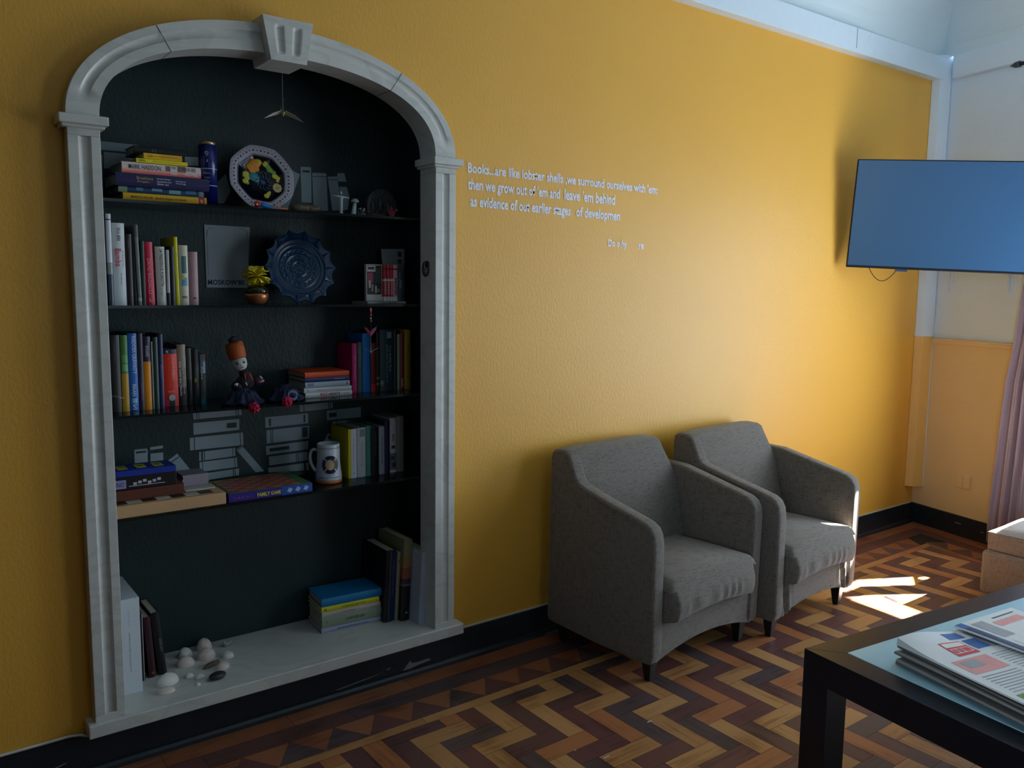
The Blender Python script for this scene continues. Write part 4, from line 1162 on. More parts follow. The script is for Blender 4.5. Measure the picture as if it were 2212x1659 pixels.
for i in range(7): mb.box((xl0+0.03, -0.0006, zt_-0.03-i*0.008), (xl0+0.06, 0, zt_-0.033-i*0.008), INKG)
mb.box((xr0-0.030, -0.0006, zt_-0.032), (xr0-0.014, 0, zt_-0.012), INKK); mb.box((xr0-0.030, -0.0006, zt_-0.058), (xr0-0.014, 0, zt_-0.042), INKK)
mb.build('printing', lf)

# --- shelf three, left
g4 = 'books standing at the left of the third shelf'
yb = 887; Y = 0.158; x = None
x = stand('black book with faint lettering, leftmost on the third shelf', 241, 265, 724, yb, Y, S3, (28, 26, 26), group=g4, texts=[('HERMANN', (80, 80, 80), 0.78, 0.25, 0.2, 'down')])
x = stand('green and mustard book on the third shelf', 266, 281.5, 724, yb, Y, S3, (64, 124, 44), x, group=g4, bands=[(0, 0.50, (190, 144, 26)), (0.53, 0.62, (110, 170, 110), 0.15, 0.9), (0.64, 0.74, (90, 160, 90), 0.15, 0.9)])
x = stand('bright blue book with white slanted title on the third shelf', 282, 302, 720, yb, Y, S3, (20, 104, 190), x, group=g4,
          texts=[('RADOSA GRAVINTY', (206, 226, 240), 0.72, 0.48, 0.42, 'down', 0.62), ('MAAN', (206, 226, 240), 0.27, 0.15, 0.42, 'down'), ('S', (200, 220, 240), 0.05, 0.07, 0.45, 'h')], bands=[(0.10, 0.16, (150, 190, 220), 0.25, 0.8)])
x = stand('slim dark purple book right of the blue one', 302.5, 314, 720, yb-1, Y, S3, (40, 26, 54), x, group=g4, texts=[('Kurzgeschichten', (150, 110, 150), 0.28, 0.3, 0.3, 'down')])
x = stand('purple and orange book with white capitals on the third shelf', 314.5, 330.7, 727, yb-1, Y, S3, (36, 24, 62), x, group=g4, bands=[(0, 0.66, (226, 142, 18))], texts=[('ROLAND', (190, 190, 200), 0.80, 0.15, 0.4, 'down')])
x = stand('narrow light grey book beside the purple and orange one', 331.2, 334.8, 738, yb-1, Y, S3, (136, 136, 130), x, group=g4)
x = stand('dark green book between the grey and navy ones', 335.3, 346, 728, yb-2, Y, S3, (26, 58, 46), x, group=g4)
x = stand('navy hardback taller than the red dictionary beside it', 346.5, 357, 722, yb-3, Y, S3, (24, 34, 84), x, group=g4, texts=[('Autor', (130, 140, 180), 0.5, 0.2, 0.3, 'down')])
Yr = 0.19; x = max(x+0.002, at(357.6, 878, Y=Yr).x)
xe = at(387.5, 878, Y=Yr).x
hR = at(370, 755, Y=Yr).z - S3
book('thick orange-red dictionary with navy head on the third shelf', xe-x, hR, 0.135, (236, 56, 30), (x, Yr, S3), (0, -0.012, 0), group=g4,
     bands=[(0.925, 1.0, (22, 40, 76)), (0.0, 0.14, (30, 48, 46), 0.32, 0.72), (0.0, 0.10, (214, 50, 90), 0.0, 0.30)], texts=[('DICIONÁRIO', (244, 190, 180), 0.68, 0.44, 0.24, 'down', 0.72), ('PE', (220, 226, 230), 0.96, 0.04, 0.18, 'h', 0.3), ('escolar', (244, 180, 170), 0.27, 0.04, 0.5, 'h')])
mb = MB(); mb.lathe([(0.0, 0), (0.0105, 0), (0.0105, 0.0012), (0.0, 0.002)], 20, M((190, 190, 196), 0.2, name='silver_roundel'), Matrix.Translation((x+(xe-x)*0.5, Yr-0.0004, S3+0.030)) @ Matrix.Rotation(PI/2, 4, 'X'))
bb = COL.objects[-1] if False else None
o_ = mb.build('roundel', None, smooth=False)
dict_root = [r for r in COL.objects if r.get('label', '').startswith('thick orange-red dictionary')][0]
bpy.context.view_layer.update()
o_.parent = dict_root; o_.matrix_parent_inverse = dict_root.matrix_world.inverted()
x = xe+0.001
Yn = 0.20
def st4(label, a, b, t, c, **kw):
    global x
    x = stand(label, a, b, t, 875, Yn, S3, c, x, group=g4, **kw)
st4('beige paperback with two-line lettering right of the red dictionary', 388, 406.5, 744, (126, 116, 102), lean=-0.012, texts=[('Barbara Erskine', (196, 190, 180), 0.50, 0.62, 0.24, 'down', 0.68), ('Das Lied der Nacht', (232, 232, 230), 0.44, 0.56, 0.24, 'down', 0.28)], bands=[(0, 0.30, (50, 40, 44)), (0.62, 1.0, (150, 140, 122))])
st4('dark grey paperback beside the beige one', 407.5, 418, 752, (66, 64, 58), lean=-0.012, bands=[(0, 0.45, (26, 26, 24))])
st4('black paperback with small yellow mark', 418.5, 434, 754, (22, 24, 24), lean=-0.012, bands=[(0.40, 0.48, (150, 140, 50), 0.3, 0.6)], texts=[('THRILLER', (100, 100, 100), 0.6, 0.2, 0.3, 'down')])
st4('pale blue and white illustrated paperback, rightmost of the left row on the third shelf', 435, 447, 765, (110, 130, 150), bands=[(0, 0.12, (20, 110, 130)), (0.12, 0.62, (74, 84, 70)), (0.9, 1.0, (140, 40, 70), 0.5, 1), (0.62, 0.85, (176, 190, 210), 0.5, 1)], texts=[('Reise', (220, 225, 235), 0.62, 0.25, 0.3, 'down', 0.3)])

# --- shelf three, horizontal stack
g5 = 'books piled flat in the middle of the third shelf'
Yh = 0.150
def hz(px): return at(px, 850, Y=Yh).x
z = S3+0.0004
def hl(label, pl, pr_, th, c, **kw):
    global z
    lie(label, hz(pl), hz(pr_), Yh + kw.pop('dy', 0), z, z+th, c, d=kw.pop('d', 0.165), group=g5, **kw); z += th+0.0005
hl('white paperback with red and black title, bottom of the flat pile', 660, 761, 0.0185, (204, 204, 206), texts=[('RED', (196, 30, 60), 0.60, 0.17, 0.62, 'down'), ('HEAT', (30, 30, 34), 0.40, 0.18, 0.62, 'down'), ('C.E.', (110, 110, 110), 0.12, 0.12, 0.3, 'down')], bands=[(0.27, 0.30, (120, 120, 124), 0.2, 0.8)])
hl('plain white paperback second from the bottom of the flat pile', 657, 760, 0.0165, (200, 202, 204), texts=[('Kommentar zur Praxis', (150, 150, 152), 0.5, 0.45, 0.28, 'down'), ('A', (90, 90, 90), 0.92, 0.04, 0.5, 'down')])
hl('light grey book in the middle of the flat pile', 660, 756, 0.0205, (158, 172, 186), bands=[(0.82, 0.95, (110, 120, 160), 0.3, 0.8), (0.05, 0.08, (70, 80, 90), 0.2, 0.8)])
hl('navy book just beneath the orange one', 660, 755, 0.0160, (42, 38, 92), bands=[(0.1, 0.36, (110, 120, 180), 0.4, 0.6)])
hl('orange book on top of the flat pile', 659.6, 755, 0.0190, (226, 82, 36), rough=0.5)

# --- shelf three, right
g6 = 'books standing at the right of the third shelf'
Y = 0.195; x = hz(761)+0.004
def st6(label, a, b, t, c, **kw):
    global x
    x = stand(label, a, b, t, 846, kw.pop('Y', Y), S3, c, x, group=g6, **kw)
mg_x = at(736, 840, Y=0.30).x
st6('magenta paperback on the third shelf next to the flat pile', 762, 773, 742, (196, 30, 110), texts=[('Ein Sommer', (230, 120, 180), 0.5, 0.5, 0.35, 'down')])
st6('slim grey-green book between the magenta and the blue one', 774, 783.5, 739, (70, 96, 88), texts=[('Handbuch', (130, 150, 140), 0.7, 0.4, 0.4, 'down')])
st6('tall bright blue folder on the third shelf', 784.5, 801, 720, (22, 120, 206), d=0.13)
st6('dark red book behind the hanging paper crane', 802, 813.5, 741, (124, 26, 34), bands=[(0, 0.16, (190, 50, 60))])
st6('black book with tiny gold marks', 814, 821, 716, (24, 24, 22), bands=[(0.1, 0.14, (130, 110, 50)), (0.2, 0.24, (130, 110, 50))])
st6('wide dark teal hardback with white emblem and lettering on the third shelf', 822, 851, 712, (38, 62, 74), bands=[(0.86, 0.96, (150, 160, 170), 0.5, 0.85), (0.0, 0.12, (60, 66, 66), 0.1, 0.5)],
    texts=[('Der dunkle Fluss', (150, 170, 180), 0.52, 0.42, 0.16, 'down', 0.75), ('ERIKSSON', (120, 140, 150), 0.45, 0.6, 0.14, 'down', 0.5), ('W', (190, 195, 200), 0.12, 0.1, 0.25, 'h', 0.15)])
st6('narrow dark green book beside the wide teal one', 851.5, 858.5, 713, (20, 52, 44))
st6('thin cream book between the green and the red-brown one', 859, 864.5, 722, (176, 166, 150))
st6('red-brown book left of the olive-yellow one', 865, 874, 720, (138, 52, 42), bands=[(0.05, 0.2, (180, 160, 140), 0.3, 0.7)])
st6('olive-yellow book, rightmost on the third shelf', 875, 888, 712, (178, 148, 44), texts=[('GESCHICHTE', (130, 100, 30), 0.5, 0.6, 0.3, 'down')])
# dark illustrated magazine standing behind the flat pile
mz0 = at(733, 735, Y=0.322); mz1 = at(758, 733, Y=0.322)
mgz = thing('magazine', 'dark illustrated magazine standing behind the flat pile of books', 'magazine', (mz0.x, 0.324, S3))
mb = MB(); wz = mz1.x - mz0.x; hz_ = mz0.z - S3
mb.box((0, 0, 0.0005), (wz, 0.004, hz_), M((30, 32, 44), 0.4, var=0.4, nscale=25)); mb.build('cover', mgz)
mb = MB(); mb.ball((0.01, -0.0002, hz_*0.72), 0.011, M((110, 110, 130), 0.5), squash=(0.7, 0.05, 1.5)); mb.ball((0.035, -0.0002, hz_*0.4), 0.008, M((80, 80, 90), 0.5), squash=(0.8, 0.05, 1.9)); mb.build('cover_picture', mgz, smooth=True)

# --- lowest shelf, right
g7 = 'books standing at the right of the lowest shelf'
Y = 0.172; x = None
def st7(label, a, b, t, c, **kw):
    global x
    x = stand(label, a, b, t, kw.pop('yb', 1030), kw.pop('Y', Y), S4, c, x, group=g7, **kw)
st7('yellow paperback with pale spine beside the mug', 754, 772, 927, (214, 196, 24), pages=(150, 140, 60), bands=[(0, 1, (196, 196, 206), 0.28, 1.0)], texts=[('Kulturgeschichte', (150, 150, 170), 0.5, 0.6, 0.2, 'down', 0.6), ('G', (60, 60, 110), 0.10, 0.04, 0.2, 'h', 0.6)])
st7('white and grey paperback right of the yellow one', 772.8, 791.5, 924, (186, 190, 196), bands=[(0.82, 0.97, (120, 130, 130), 0.3, 0.9)], texts=[('Poesie der Dinge', (160, 140, 150), 0.45, 0.5, 0.3, 'down')])
st7('teal green paperback on the lowest shelf', 792, 802, 919, (70, 140, 126))
st7('black paperback in the row on the lowest shelf', 802.5, 819, 924, (18, 20, 20), texts=[('PETER GRIMM', (70, 74, 74), 0.66, 0.5, 0.3, 'down')])
st7('lavender-white paperback in the row on the lowest shelf', 820, 832, 921, (178, 180, 200), texts=[('Die Stadt', (110, 110, 150), 0.5, 0.6, 0.3, 'down')])
st7('navy paperback in the row on the lowest shelf', 832.5, 843, 908, (26, 34, 74))
st7('white paperback with black and white photograph on its spine', 843.5, 857, 903, (190, 192, 192), bands=[(0.44, 0.50, (60, 60, 64), 0.2, 0.8), (0.05, 0.36, (110, 112, 112)), (0.10, 0.18, (40, 42, 42), 0.3, 0.9), (0.24, 0.30, (50, 50, 52), 0.1, 0.6)], texts=[('NADAL', (60, 40, 44), 0.64, 0.14, 0.5, 'down')])
st7('tall grey paperback, rightmost on the lowest shelf', 857.5, 873.6, 899, (116, 112, 110))

# --- sill: left group
g8 = 'books at the left end of the marble sill'
xL0, xL1 = 0.7615, 0.826
lb = thing('binder', 'large white box binder standing at the left end of the marble sill', 'binder', (xL0, 0.080, ZS))
hB = at(297, 1289, Y=0.085).z - ZS
mb = MB(); mb.box((0, 0, 0.0004), (xL1-xL0, 0.235, hB), M((214, 224, 232), 0.45, var=0.03)); mb.build('case', lb, bevel=0.0015)
text_mesh('JAHRBUCH DER ARCHITEKTUR', M((110, 124, 140), 0.5), frame(((xL1-xL0)*0.48, -0.0004, hB*0.44), (0, 0, -1), (1, 0, 0)), w=hB*0.42, h=0.0045, parent=lb, name='spine_lettering')
text_mesh('BAND EINS', M((150, 160, 172), 0.5), frame(((xL1-xL0)*0.48, -0.0004, hB*0.80), (0, 0, -1), (1, 0, 0)), w=hB*0.16, h=0.003, parent=lb, name='spine_lettering')
Yk = 0.165
def sill_h(px, py): return at(px, py, Y=Yk).z - ZS
book('slim grey-blue book beside the white binder', 0.009, sill_h(306, 1318), 0.150, (70, 76, 90), (0.8285, Yk-0.01, ZS), (0, -0.0, 0), group=g8)
book('slim black book with white page edge, second from the binder', 0.012, sill_h(312, 1322), 0.150, (26, 26, 32), (0.8382, Yk-0.012, ZS), (0, -0.0, 0), group=g8, bands=[(0, 1, (180, 170, 170), 0.80, 0.98)])
book('maroon hardback between the black books on the sill', 0.022, sill_h(322, 1332), 0.150, (62, 24, 32), (0.8665, Yk-0.004, ZS), (0, -0.060, 0), group=g8, bands=[(0.06, 0.09, (150, 90, 70), 0.4, 0.7)])
book('black hardback leaning against the others on the sill, pale lettering', 0.026, sill_h(331, 1327)+0.004, 0.155, (18, 16, 20), (0.8985, Yk-0.002, ZS), (0, -0.095, 0), group=g8, texts=[('BERLIN', (120, 120, 120), 0.48, 0.2, 0.26, 'down', 0.7)])

# --- sill: right pile
g9 = 'books piled flat at the right end of the sill'
pc = at(695, 1370, Z=ZS); pr2 = at(825, 1341, Z=ZS)
ang = math.atan2(pr2.y-pc.y, pr2.x-pc.x)
Lp = (Vector((pr2.x, pr2.y))-Vector((pc.x, pc.y))).length
exv = Vector((math.cos(ang), math.sin(ang), 0)); eyv = Vector((-math.sin(ang), math.cos(ang), 0))
dpt = 0.150
z = ZS+0.0004
def pile(label, th, a, b, c, **kw):
    global z
    loc = Vector((pc.x, pc.y, z)) + exv*(Lp*b) + eyv*kw.pop('dy', 0.0)
    R_ = Matrix.Rotation(ang, 4, 'Z') @ Matrix.Rotation(-PI/2, 4, 'Y')
    book(label, th, Lp*(b-a), dpt, c, loc, R_.to_euler(), group=g9, **kw); z += th+0.0005
pile('lavender-white paperback at the bottom of the pile on the sill', 0.0185, 0.0, 1.0, (168, 172, 198), texts=[('DER LANGE WEG NACH HAUSE', (90, 100, 140), 0.5, 0.5, 0.4, 'down')])
pile('thick grey-green book in the pile on the sill', 0.0430, 0.01, 0.99, (150, 160, 140), texts=[('KUNST DER LIEBE', (70, 84, 60), 0.45, 0.32, 0.24, 'down'), ('7', (110, 140, 60), 0.92, 0.04, 0.3, 'down')], pages=(170, 170, 160))
pile('cream book in the pile on the sill', 0.0185, 0.01, 0.98, (196, 186, 176), texts=[('der rote fisch', (140, 110, 130), 0.55, 0.2, 0.4, 'down')], pages=(170, 170, 160))
pile('yellow paperback beneath the blue book on the sill', 0.0205, 0.005, 0.96, (216, 206, 30), texts=[('ROMANZE DER TIERE', (130, 140, 20), 0.45, 0.42, 0.36, 'down'), ('M', (70, 160, 40), 0.94, 0.04, 0.5, 'down')], pages=(170, 170, 160))
pile('turquoise blue book on top of the pile on the sill', 0.0315, 0.01, 1.0, (0, 120, 178), pages=(160, 165, 165), rough=0.5)
# --- sill: right standing books
g10 = 'books standing at the right end of the sill'
zk = ZS; lbx = 0
def lean_book(label, pb0, pb1, pt, Yb, d, c, lean, **kw):
    global lbx
    x0 = at(pb0, 1343, Y=Yb).x; x1 = at(pb1, 1343, Y=Yb).x; x1 += max(0, lbx-x0); x0 = max(x0, lbx); lbx = x1+0.002
    h = (at(pt[0], pt[1], Y=Yb).z - ZS)/math.cos(lean)
    book(label, (x1-x0)*math.cos(lean), h, d, c, (x0, Yb, ZS+0.001), (0, lean, 0), group=g10, **kw)
lean_book('large black and navy hardback leaning right on the sill', 829.5, 850.5, (848, 1189), 0.118, 0.195, (14, 16, 24), 0.055, bands=[(0, 1, (32, 44, 96), 0.52, 1.0), (0, 1, (120, 110, 108), 0.40, 0.46)], texts=[('DIE GESCHICHTE DER STADT', (110, 120, 170), 0.62, 0.5, 0.16, 'down', 0.76)])
lean_book('thin cream book between the navy and the sunset-spined one', 853.2, 860.0, (864, 1193), 0.112, 0.19, (150, 144, 122), 0.056, bands=[(0.86, 0.88, (40, 40, 40), 0.3, 0.7)])
lean_book('tall cream book with sunset-coloured lower spine on the sill', 862.0, 879.5, (884, 1166), 0.092, 0.215, (140, 134, 96), 0.058, bands=[(0.0, 0.43, (20, 20, 22)), (0.43, 0.455, (110, 100, 104)), (0.455, 0.52, (60, 50, 60)), (0.52, 0.66, (150, 84, 66)), (0.66, 0.80, (152, 124, 70)), (0.09, 0.11, (200, 200, 200), 0.5, 0.75)])
lean_book('white ridged hardback leaning by the right marble jamb', 882.0, 904.0, (903, 1197), 0.020, 0.185, (176, 184, 204), 0.060)
# ------------------------------------------------------------------ ornaments: top shelf
NAVY = M((16, 26, 96), 0.25, name='navy_tin'); GOLD = M((190, 170, 120), 0.3, metal=0.7, name='gold_cap')
SILV = M((170, 180, 200), 0.4)
tp = at(451, 437, Y=0.20)
t = thing('tin_canister', 'tall navy blue tin canister with gold cap standing beside the book pile', 'tin', (tp.x+0.0, 0.20, S1))
ht = at(449, 316, Y=0.20).z - S1; rt = 0.0285
mb = MB(); mb.lathe([(rt, 0.0005), (rt, ht*0.545), (rt+0.0008, ht*0.55), (rt+0.0008, ht), (rt-0.003, ht+0.003)], 32, NAVY); o = mb.build('body', t, smooth=True, angle=30)
mb = MB(); mb.lathe([(rt-0.004, ht+0.003), (rt-0.003, ht+0.012), (rt-0.006, ht+0.014), (0.004, ht+0.014)], 32, GOLD); mb.build('cap', t, smooth=True)
mb = MB()
for zf in (0.62, 0.35): mb.lathe([(rt+0.0012, ht*zf), (rt+0.0012, ht*zf+0.0025)], 32, SILV)
mb.build('band', t)
for s_, zf, w_, h_ in (('9', 0.86, 0.012, 0.018), ('j', 0.75, 0.006, 0.010), ('PORTO', 0.55, 0.022, 0.006), ('TAWNY', 0.48, 0.020, 0.005), ('PORTUGAL', 0.42, 0.020, 0.004), ('10', 0.28, 0.01, 0.006)):
    a = -PI*0.62
    text_mesh(s_, SILV, frame((math.cos(a)*(rt+0.0022), math.sin(a)*(rt+0.0022), ht*zf), (-math.sin(a), math.cos(a), 0), (0, 0, 1)), w=w_, h=h_, parent=t, name='lettering')

# octagonal plate leaning on the back
def plate_root(name, label, px, py_bot, Y, R, tilt, zs):
    p = at(px, py_bot, Y=Y)
    return thing(name, label, 'plate', (p.x, Y, zs + R*math.cos(tilt) + 0.001), (PI/2 - tilt, 0, 0))
R1 = 0.118
t = plate_root('plate', 'octagonal painted plate with white patterned rim and floral centre on the top shelf', 565, 448, 0.232, R1, math.radians(14), S1)
t.rotation_euler = (PI/2 - math.radians(14), 0, 0)
RIM = M((176, 172, 182), 0.2, name='plate_glaze'); DKG = M((14, 12, 26), 0.15, name='dark_plate_glaze')
def octo(a, k):
    s8 = PI/4; b = (a + s8/2 + 0.12) % s8 - s8/2
    q = math.cos(s8/2)/math.cos(b)
    return 0.35 + 0.65*q/0.96 if False else (0.5 + 0.5*q/0.962)
mb = MB(); mb.lathe([(0.03, -0.004), (0.066, -0.006), (0.074, -0.002), (R1-0.003, 0.012), (R1, 0.014), (R1-0.002, 0.0155), (0.084, 0.006)], 64, RIM, rad=octo, caps=False)
mb.build('rim', t, smooth=True)
mb = MB()
def oct2(a, k):
    s8 = PI/4; b = (a + s8/2 + 0.12) % s8 - s8/2
    return math.cos(s8/2)/math.cos(b)/0.962
mb.lathe([(0.0835, 0.0066), (0.081, 0.0035), (0.001, 0.0025)], 64, DKG, rad=oct2, caps=False); mb.build('well', t, smooth=True)
mb = MB()
for i in range(46):
    a = 2*PI*i/46; r_ = 0.100*octo(a, 0); zz = 0.0116
    mb.ball((r_*math.cos(a), r_*math.sin(a), zz), 0.0034 if i % 2 else 0.0024, M((40, 36, 70), 0.3), n=8, squash=(1, 1, 0.25))
    a2 = a+PI/46; r2 = 0.110*octo(a2, 0)
    mb.ball((r2*math.cos(a2), r2*math.sin(a2), 0.0143), 0.0015, M((50, 46, 80), 0.3), n=6, squash=(1, 1, 0.3))
mb.lathe([(0.0855, 0.0078), (0.0875, 0.0088)], 64, M((60, 54, 100), 0.3), rad=oct2, caps=False)
mb.build('rim_pattern', t, smooth=True)
mb = MB()
def blob(x, y, r, rgb, sx=1, sy=1, n=12):
    mb.ball((x, y, 0.0045), r, M(rgb, 0.25), n=n, squash=(sx, sy, 0.12))
cO = (226, 140, 30); cY = (206, 190, 50); cT = (40, 130, 140); cB = (28, 52, 84); cG = (110, 160, 60); cK = (196, 170, 110)
for (x_, y_, r_, c_) in ((-0.018, 0.052, 0.016, cO), (-0.034, 0.040, 0.013, cO), (-0.006, 0.058, 0.011, cY), (-0.030, 0.026, 0.010, cO), (-0.016, 0.034, 0.010, cO), (-0.034, 0.050, 0.007, (120, 150, 130)),
                         (0.020, 0.052, 0.009, cY), (0.028, 0.044, 0.009, cG), (0.022, 0.060, 0.005, cY), (0.034, 0.034, 0.010, cG), (0.046, 0.026, 0.008, cG), (0.050, 0.012, 0.009, cY), (0.060, 0.006, 0.007, cY), (0.058, -0.004, 0.005, cY),
                         (-0.054, 0.012, 0.010, cY), (-0.050, 0.000, 0.009, cY), (-0.058, -0.014, 0.009, cY), (-0.052, -0.020, 0.006, cG), (-0.062, 0.004, 0.005, cT),
                         (-0.026, 0.004, 0.016, cT), (-0.020, -0.006, 0.010, (60, 150, 150)), (0.012, -0.062, 0.008, cY), (0.020, -0.054, 0.006, cY), (0.024, -0.048, 0.004, cY)):
    blob(x_, y_, r_*1.3, c_, 1.0, 0.85)
for i in range(9):
    a = 2*PI*i/9; blob(0.054+0.011*math.cos(a), -0.030+0.011*math.sin(a), 0.0065, cK)
blob(0.054, -0.030, 0.006, (170, 130, 80))
for i in range(11):
    a = 2*PI*i/11 + 0.3; mb.tube([(0.006+0.010*math.cos(a), -0.012+0.010*math.sin(a), 0.0046), (0.006+0.024*math.cos(a+0.25), -0.012+0.026*math.sin(a+0.25), 0.0046), (0.006+0.034*math.cos(a+0.7), -0.012+0.034*math.sin(a+0.7), 0.0042)], 0.003, M(cB, 0.3), 6, radii=[0.0035, 0.003, 0.0012])
blob(0.004, -0.014, 0.012, cB)
mb.build('floral_painting', t, smooth=True)

# folded paper parrot in front of the plate
pp = at(570, 446, Y=0.125)
t = thing('parrot_ornament', 'small red and blue wooden parrot lying in front of the octagonal plate', 'ornament', (pp.x, 0.125, S1))
RED = M((206, 44, 48), 0.4); BLU = M((24, 120, 200), 0.4); SAL = M((196, 120, 90), 0.5)
mb = MB(); mb.ball((-0.022, 0, 0.017), 0.012, RED, squash=(1.3, 0.8, 0.9)); mb.tube([(-0.034, 0, 0.016), (-0.040, 0, 0.010)], 0.004, M((230, 210, 190), 0.4), 8, radii=[0.006, 0.002]); mb.build('head', t, smooth=True)
mb = MB(); mb.ball((-0.027, -0.0085, 0.016), 0.0035, M((225, 215, 205), 0.4), squash=(1, 0.5, 1)); mb.build('eye', t, smooth=True)
mb = MB()
for i in range(5): mb.ball((-0.004+0.008*i, -0.004, 0.0155-0.0023*i), 0.011-0.0006*i, BLU, squash=(1.1, 0.7, 0.85))
mb.build('wing', t, smooth=True)
mb = MB(); mb.tube([(0.02, 0.002, 0.009), (0.052, 0.002, 0.0075), (0.085, 0.003, 0.008)], 0.005, SAL, 8, radii=[0.008, 0.006, 0.004]); mb.build('tail', t, smooth=True)

# carved fish
fp = at(632, 450, Y=0.17); fe = at(695, 455, Y=0.17)
FM = M((92, 84, 62), 0.45, var=0.5, nscale=45, bump=0.3, bscale=90, name='carved_stone')
t = thing('fish_carving', 'mottled brown carved stone fish lying right of the octagonal plate', 'ornament', (fp.x-0.005, 0.17, S1))
mb = MB(); n_ = 12; Lf = fe.x-fp.x+0.005
pts = [(Lf*i/n_, 0, 0.0175) for i in range(n_+1)]
rr = [0.009, 0.014, 0.0165, 0.0175, 0.018, 0.018, 0.0175, 0.0165, 0.0150, 0.013, 0.0105, 0.008, 0.004]
mb.tube(pts, 0.01, FM, 16, radii=rr); mb.build('body', t, smooth=True)
mb = MB(); mb.ball((Lf*0.86, -0.009, 0.021), 0.004, M((150, 136, 100), 0.3), squash=(1, 0.6, 1)); mb.build('eye', t, smooth=True)
mb = MB(); mb.ball((Lf*0.6, -0.0165, 0.016), 0.007, M((120, 50, 40), 0.4), squash=(1.3, 0.3, 0.8)); mb.build('fin', t, smooth=True)

def figurine_base(px, py, Y): p = at(px, py, Y=Y); return (p.x, Y, S1)
POR = M((190, 200, 204), 0.3, name='white_porcelain'); GRY = M((110, 116, 112), 0.5, var=0.3); DKS = M((30, 36, 36), 0.4, var=0.5, nscale=60, bump=0.4, bscale=120, name='dark_stone')
def px_scale(px, Y): return at(px+1, 450, Y=Y).x - at(px, 450, Y=Y).x
t = thing('figurine', 'small white statuette with outstretched arms on the top shelf', 'figurine', figurine_base(737, 456, 0.15))
hh = at(737, 413, Y=0.15).z - S1
mb = MB(); mb.tube([(0, 0, 0.0005), (0, 0, 0.004), (0, 0, 0.012), (0, 0, hh*0.55), (0, 0, hh*0.76), (0, 0, hh*0.82)], 0.01, POR, 14, radii=[0.010, 0.0095, 0.006, 0.0065, 0.0085, 0.003]); mb.build('robe', t, smooth=True)
mb = MB(); mb.tube([(-0.030, 0, hh*0.80), (-0.012, 0, hh*0.78), (0, 0, hh*0.77), (0.012, 0, hh*0.76), (0.032, 0, hh*0.75)], 0.003, POR, 8, radii=[0.0018, 0.0034, 0.005, 0.0034, 0.0018]); mb.build('arms', t, smooth=True)
mb = MB(); mb.ball((0, 0, hh*0.93), 0.0055, POR, squash=(0.9, 1, 1.2)); mb.build('head', t, smooth=True)
t = thing('figurine', 'small pale mushroom-capped figurine beside the white statuette', 'figurine', figurine_base(767, 460, 0.145))
hh = at(767, 419, Y=0.145).z - S1
mb = MB(); mb.tube([(-0.008, 0, 0.0005), (-0.005, 0, 0.012), (0, 0, hh*0.62)], 0.008, POR, 12, radii=[0.012, 0.009, 0.006]); mb.build('stem', t, smooth=True)
mb = MB(); mb.lathe([(0.0145, 0), (0.015, 0.004), (0.011, 0.011), (0.004, 0.0145), (0.0005, 0.015)], 18, M((168, 170, 160), 0.35), Matrix.Translation((0, 0, hh*0.62))); mb.build('cap', t, smooth=True)
t = thing('figurine', 'tiny black and white flowered ornament on the top shelf', 'figurine', figurine_base(781, 460, 0.14))
mb = MB(); mb.ball((0, 0, 0.0165), 0.0155, M((26, 28, 30), 0.35), squash=(1, 0.8, 1.03)); mb.build('body', t, smooth=True)
mb = MB()
rn = random.Random(5)
for i in range(22):
    a = rn.uniform(-PI, 0); b2 = rn.uniform(-0.9, 0.9)
    mb.ball((0.0158*math.cos(a)*math.cos(b2), 0.0128*math.sin(a)*math.cos(b2), 0.0165+0.0162*math.sin(b2)), 0.0022, POR, n=6)
mb.build('dots', t, smooth=True)
t = thing('stone_ornament', 'dark arched souvenir carving at the right of the top shelf', 'ornament', figurine_base(822, 463, 0.17))
k = px_scale(822, 0.17); wA = 64*k; hA = at(822, 408, Y=0.17).z - S1
mb = MB(); poly = [(-wA/2, 0.0005), (wA/2, 0.0005)] + [(wA/2*math.cos(PI*i/16), hA*0.45+hA*0.55*math.sin(PI*i/16)) for i in range(17)]
mb.prism(poly, -0.012, 0.012, DKS, 'y'); mb.build('arched_body', t, bevel=0.003, seg=2)
mb = MB()
for i, (bx, bz, br, bh) in enumerate(((-0.30, 0.35, 0.09, 0.30), (-0.05, 0.45, 0.10, 0.38), (0.22, 0.35, 0.09, 0.30))):
    mb.ball((wA*bx, -0.013, hA*bz), wA*br, DKS, squash=(1, 0.5, 2.6))
mb.box((-wA*0.42, -0.018, 0.001), (wA*0.42, -0.012, hA*0.16), M((44, 50, 50), 0.4, var=0.4, nscale=80))
mb.build('relief', t, smooth=True)

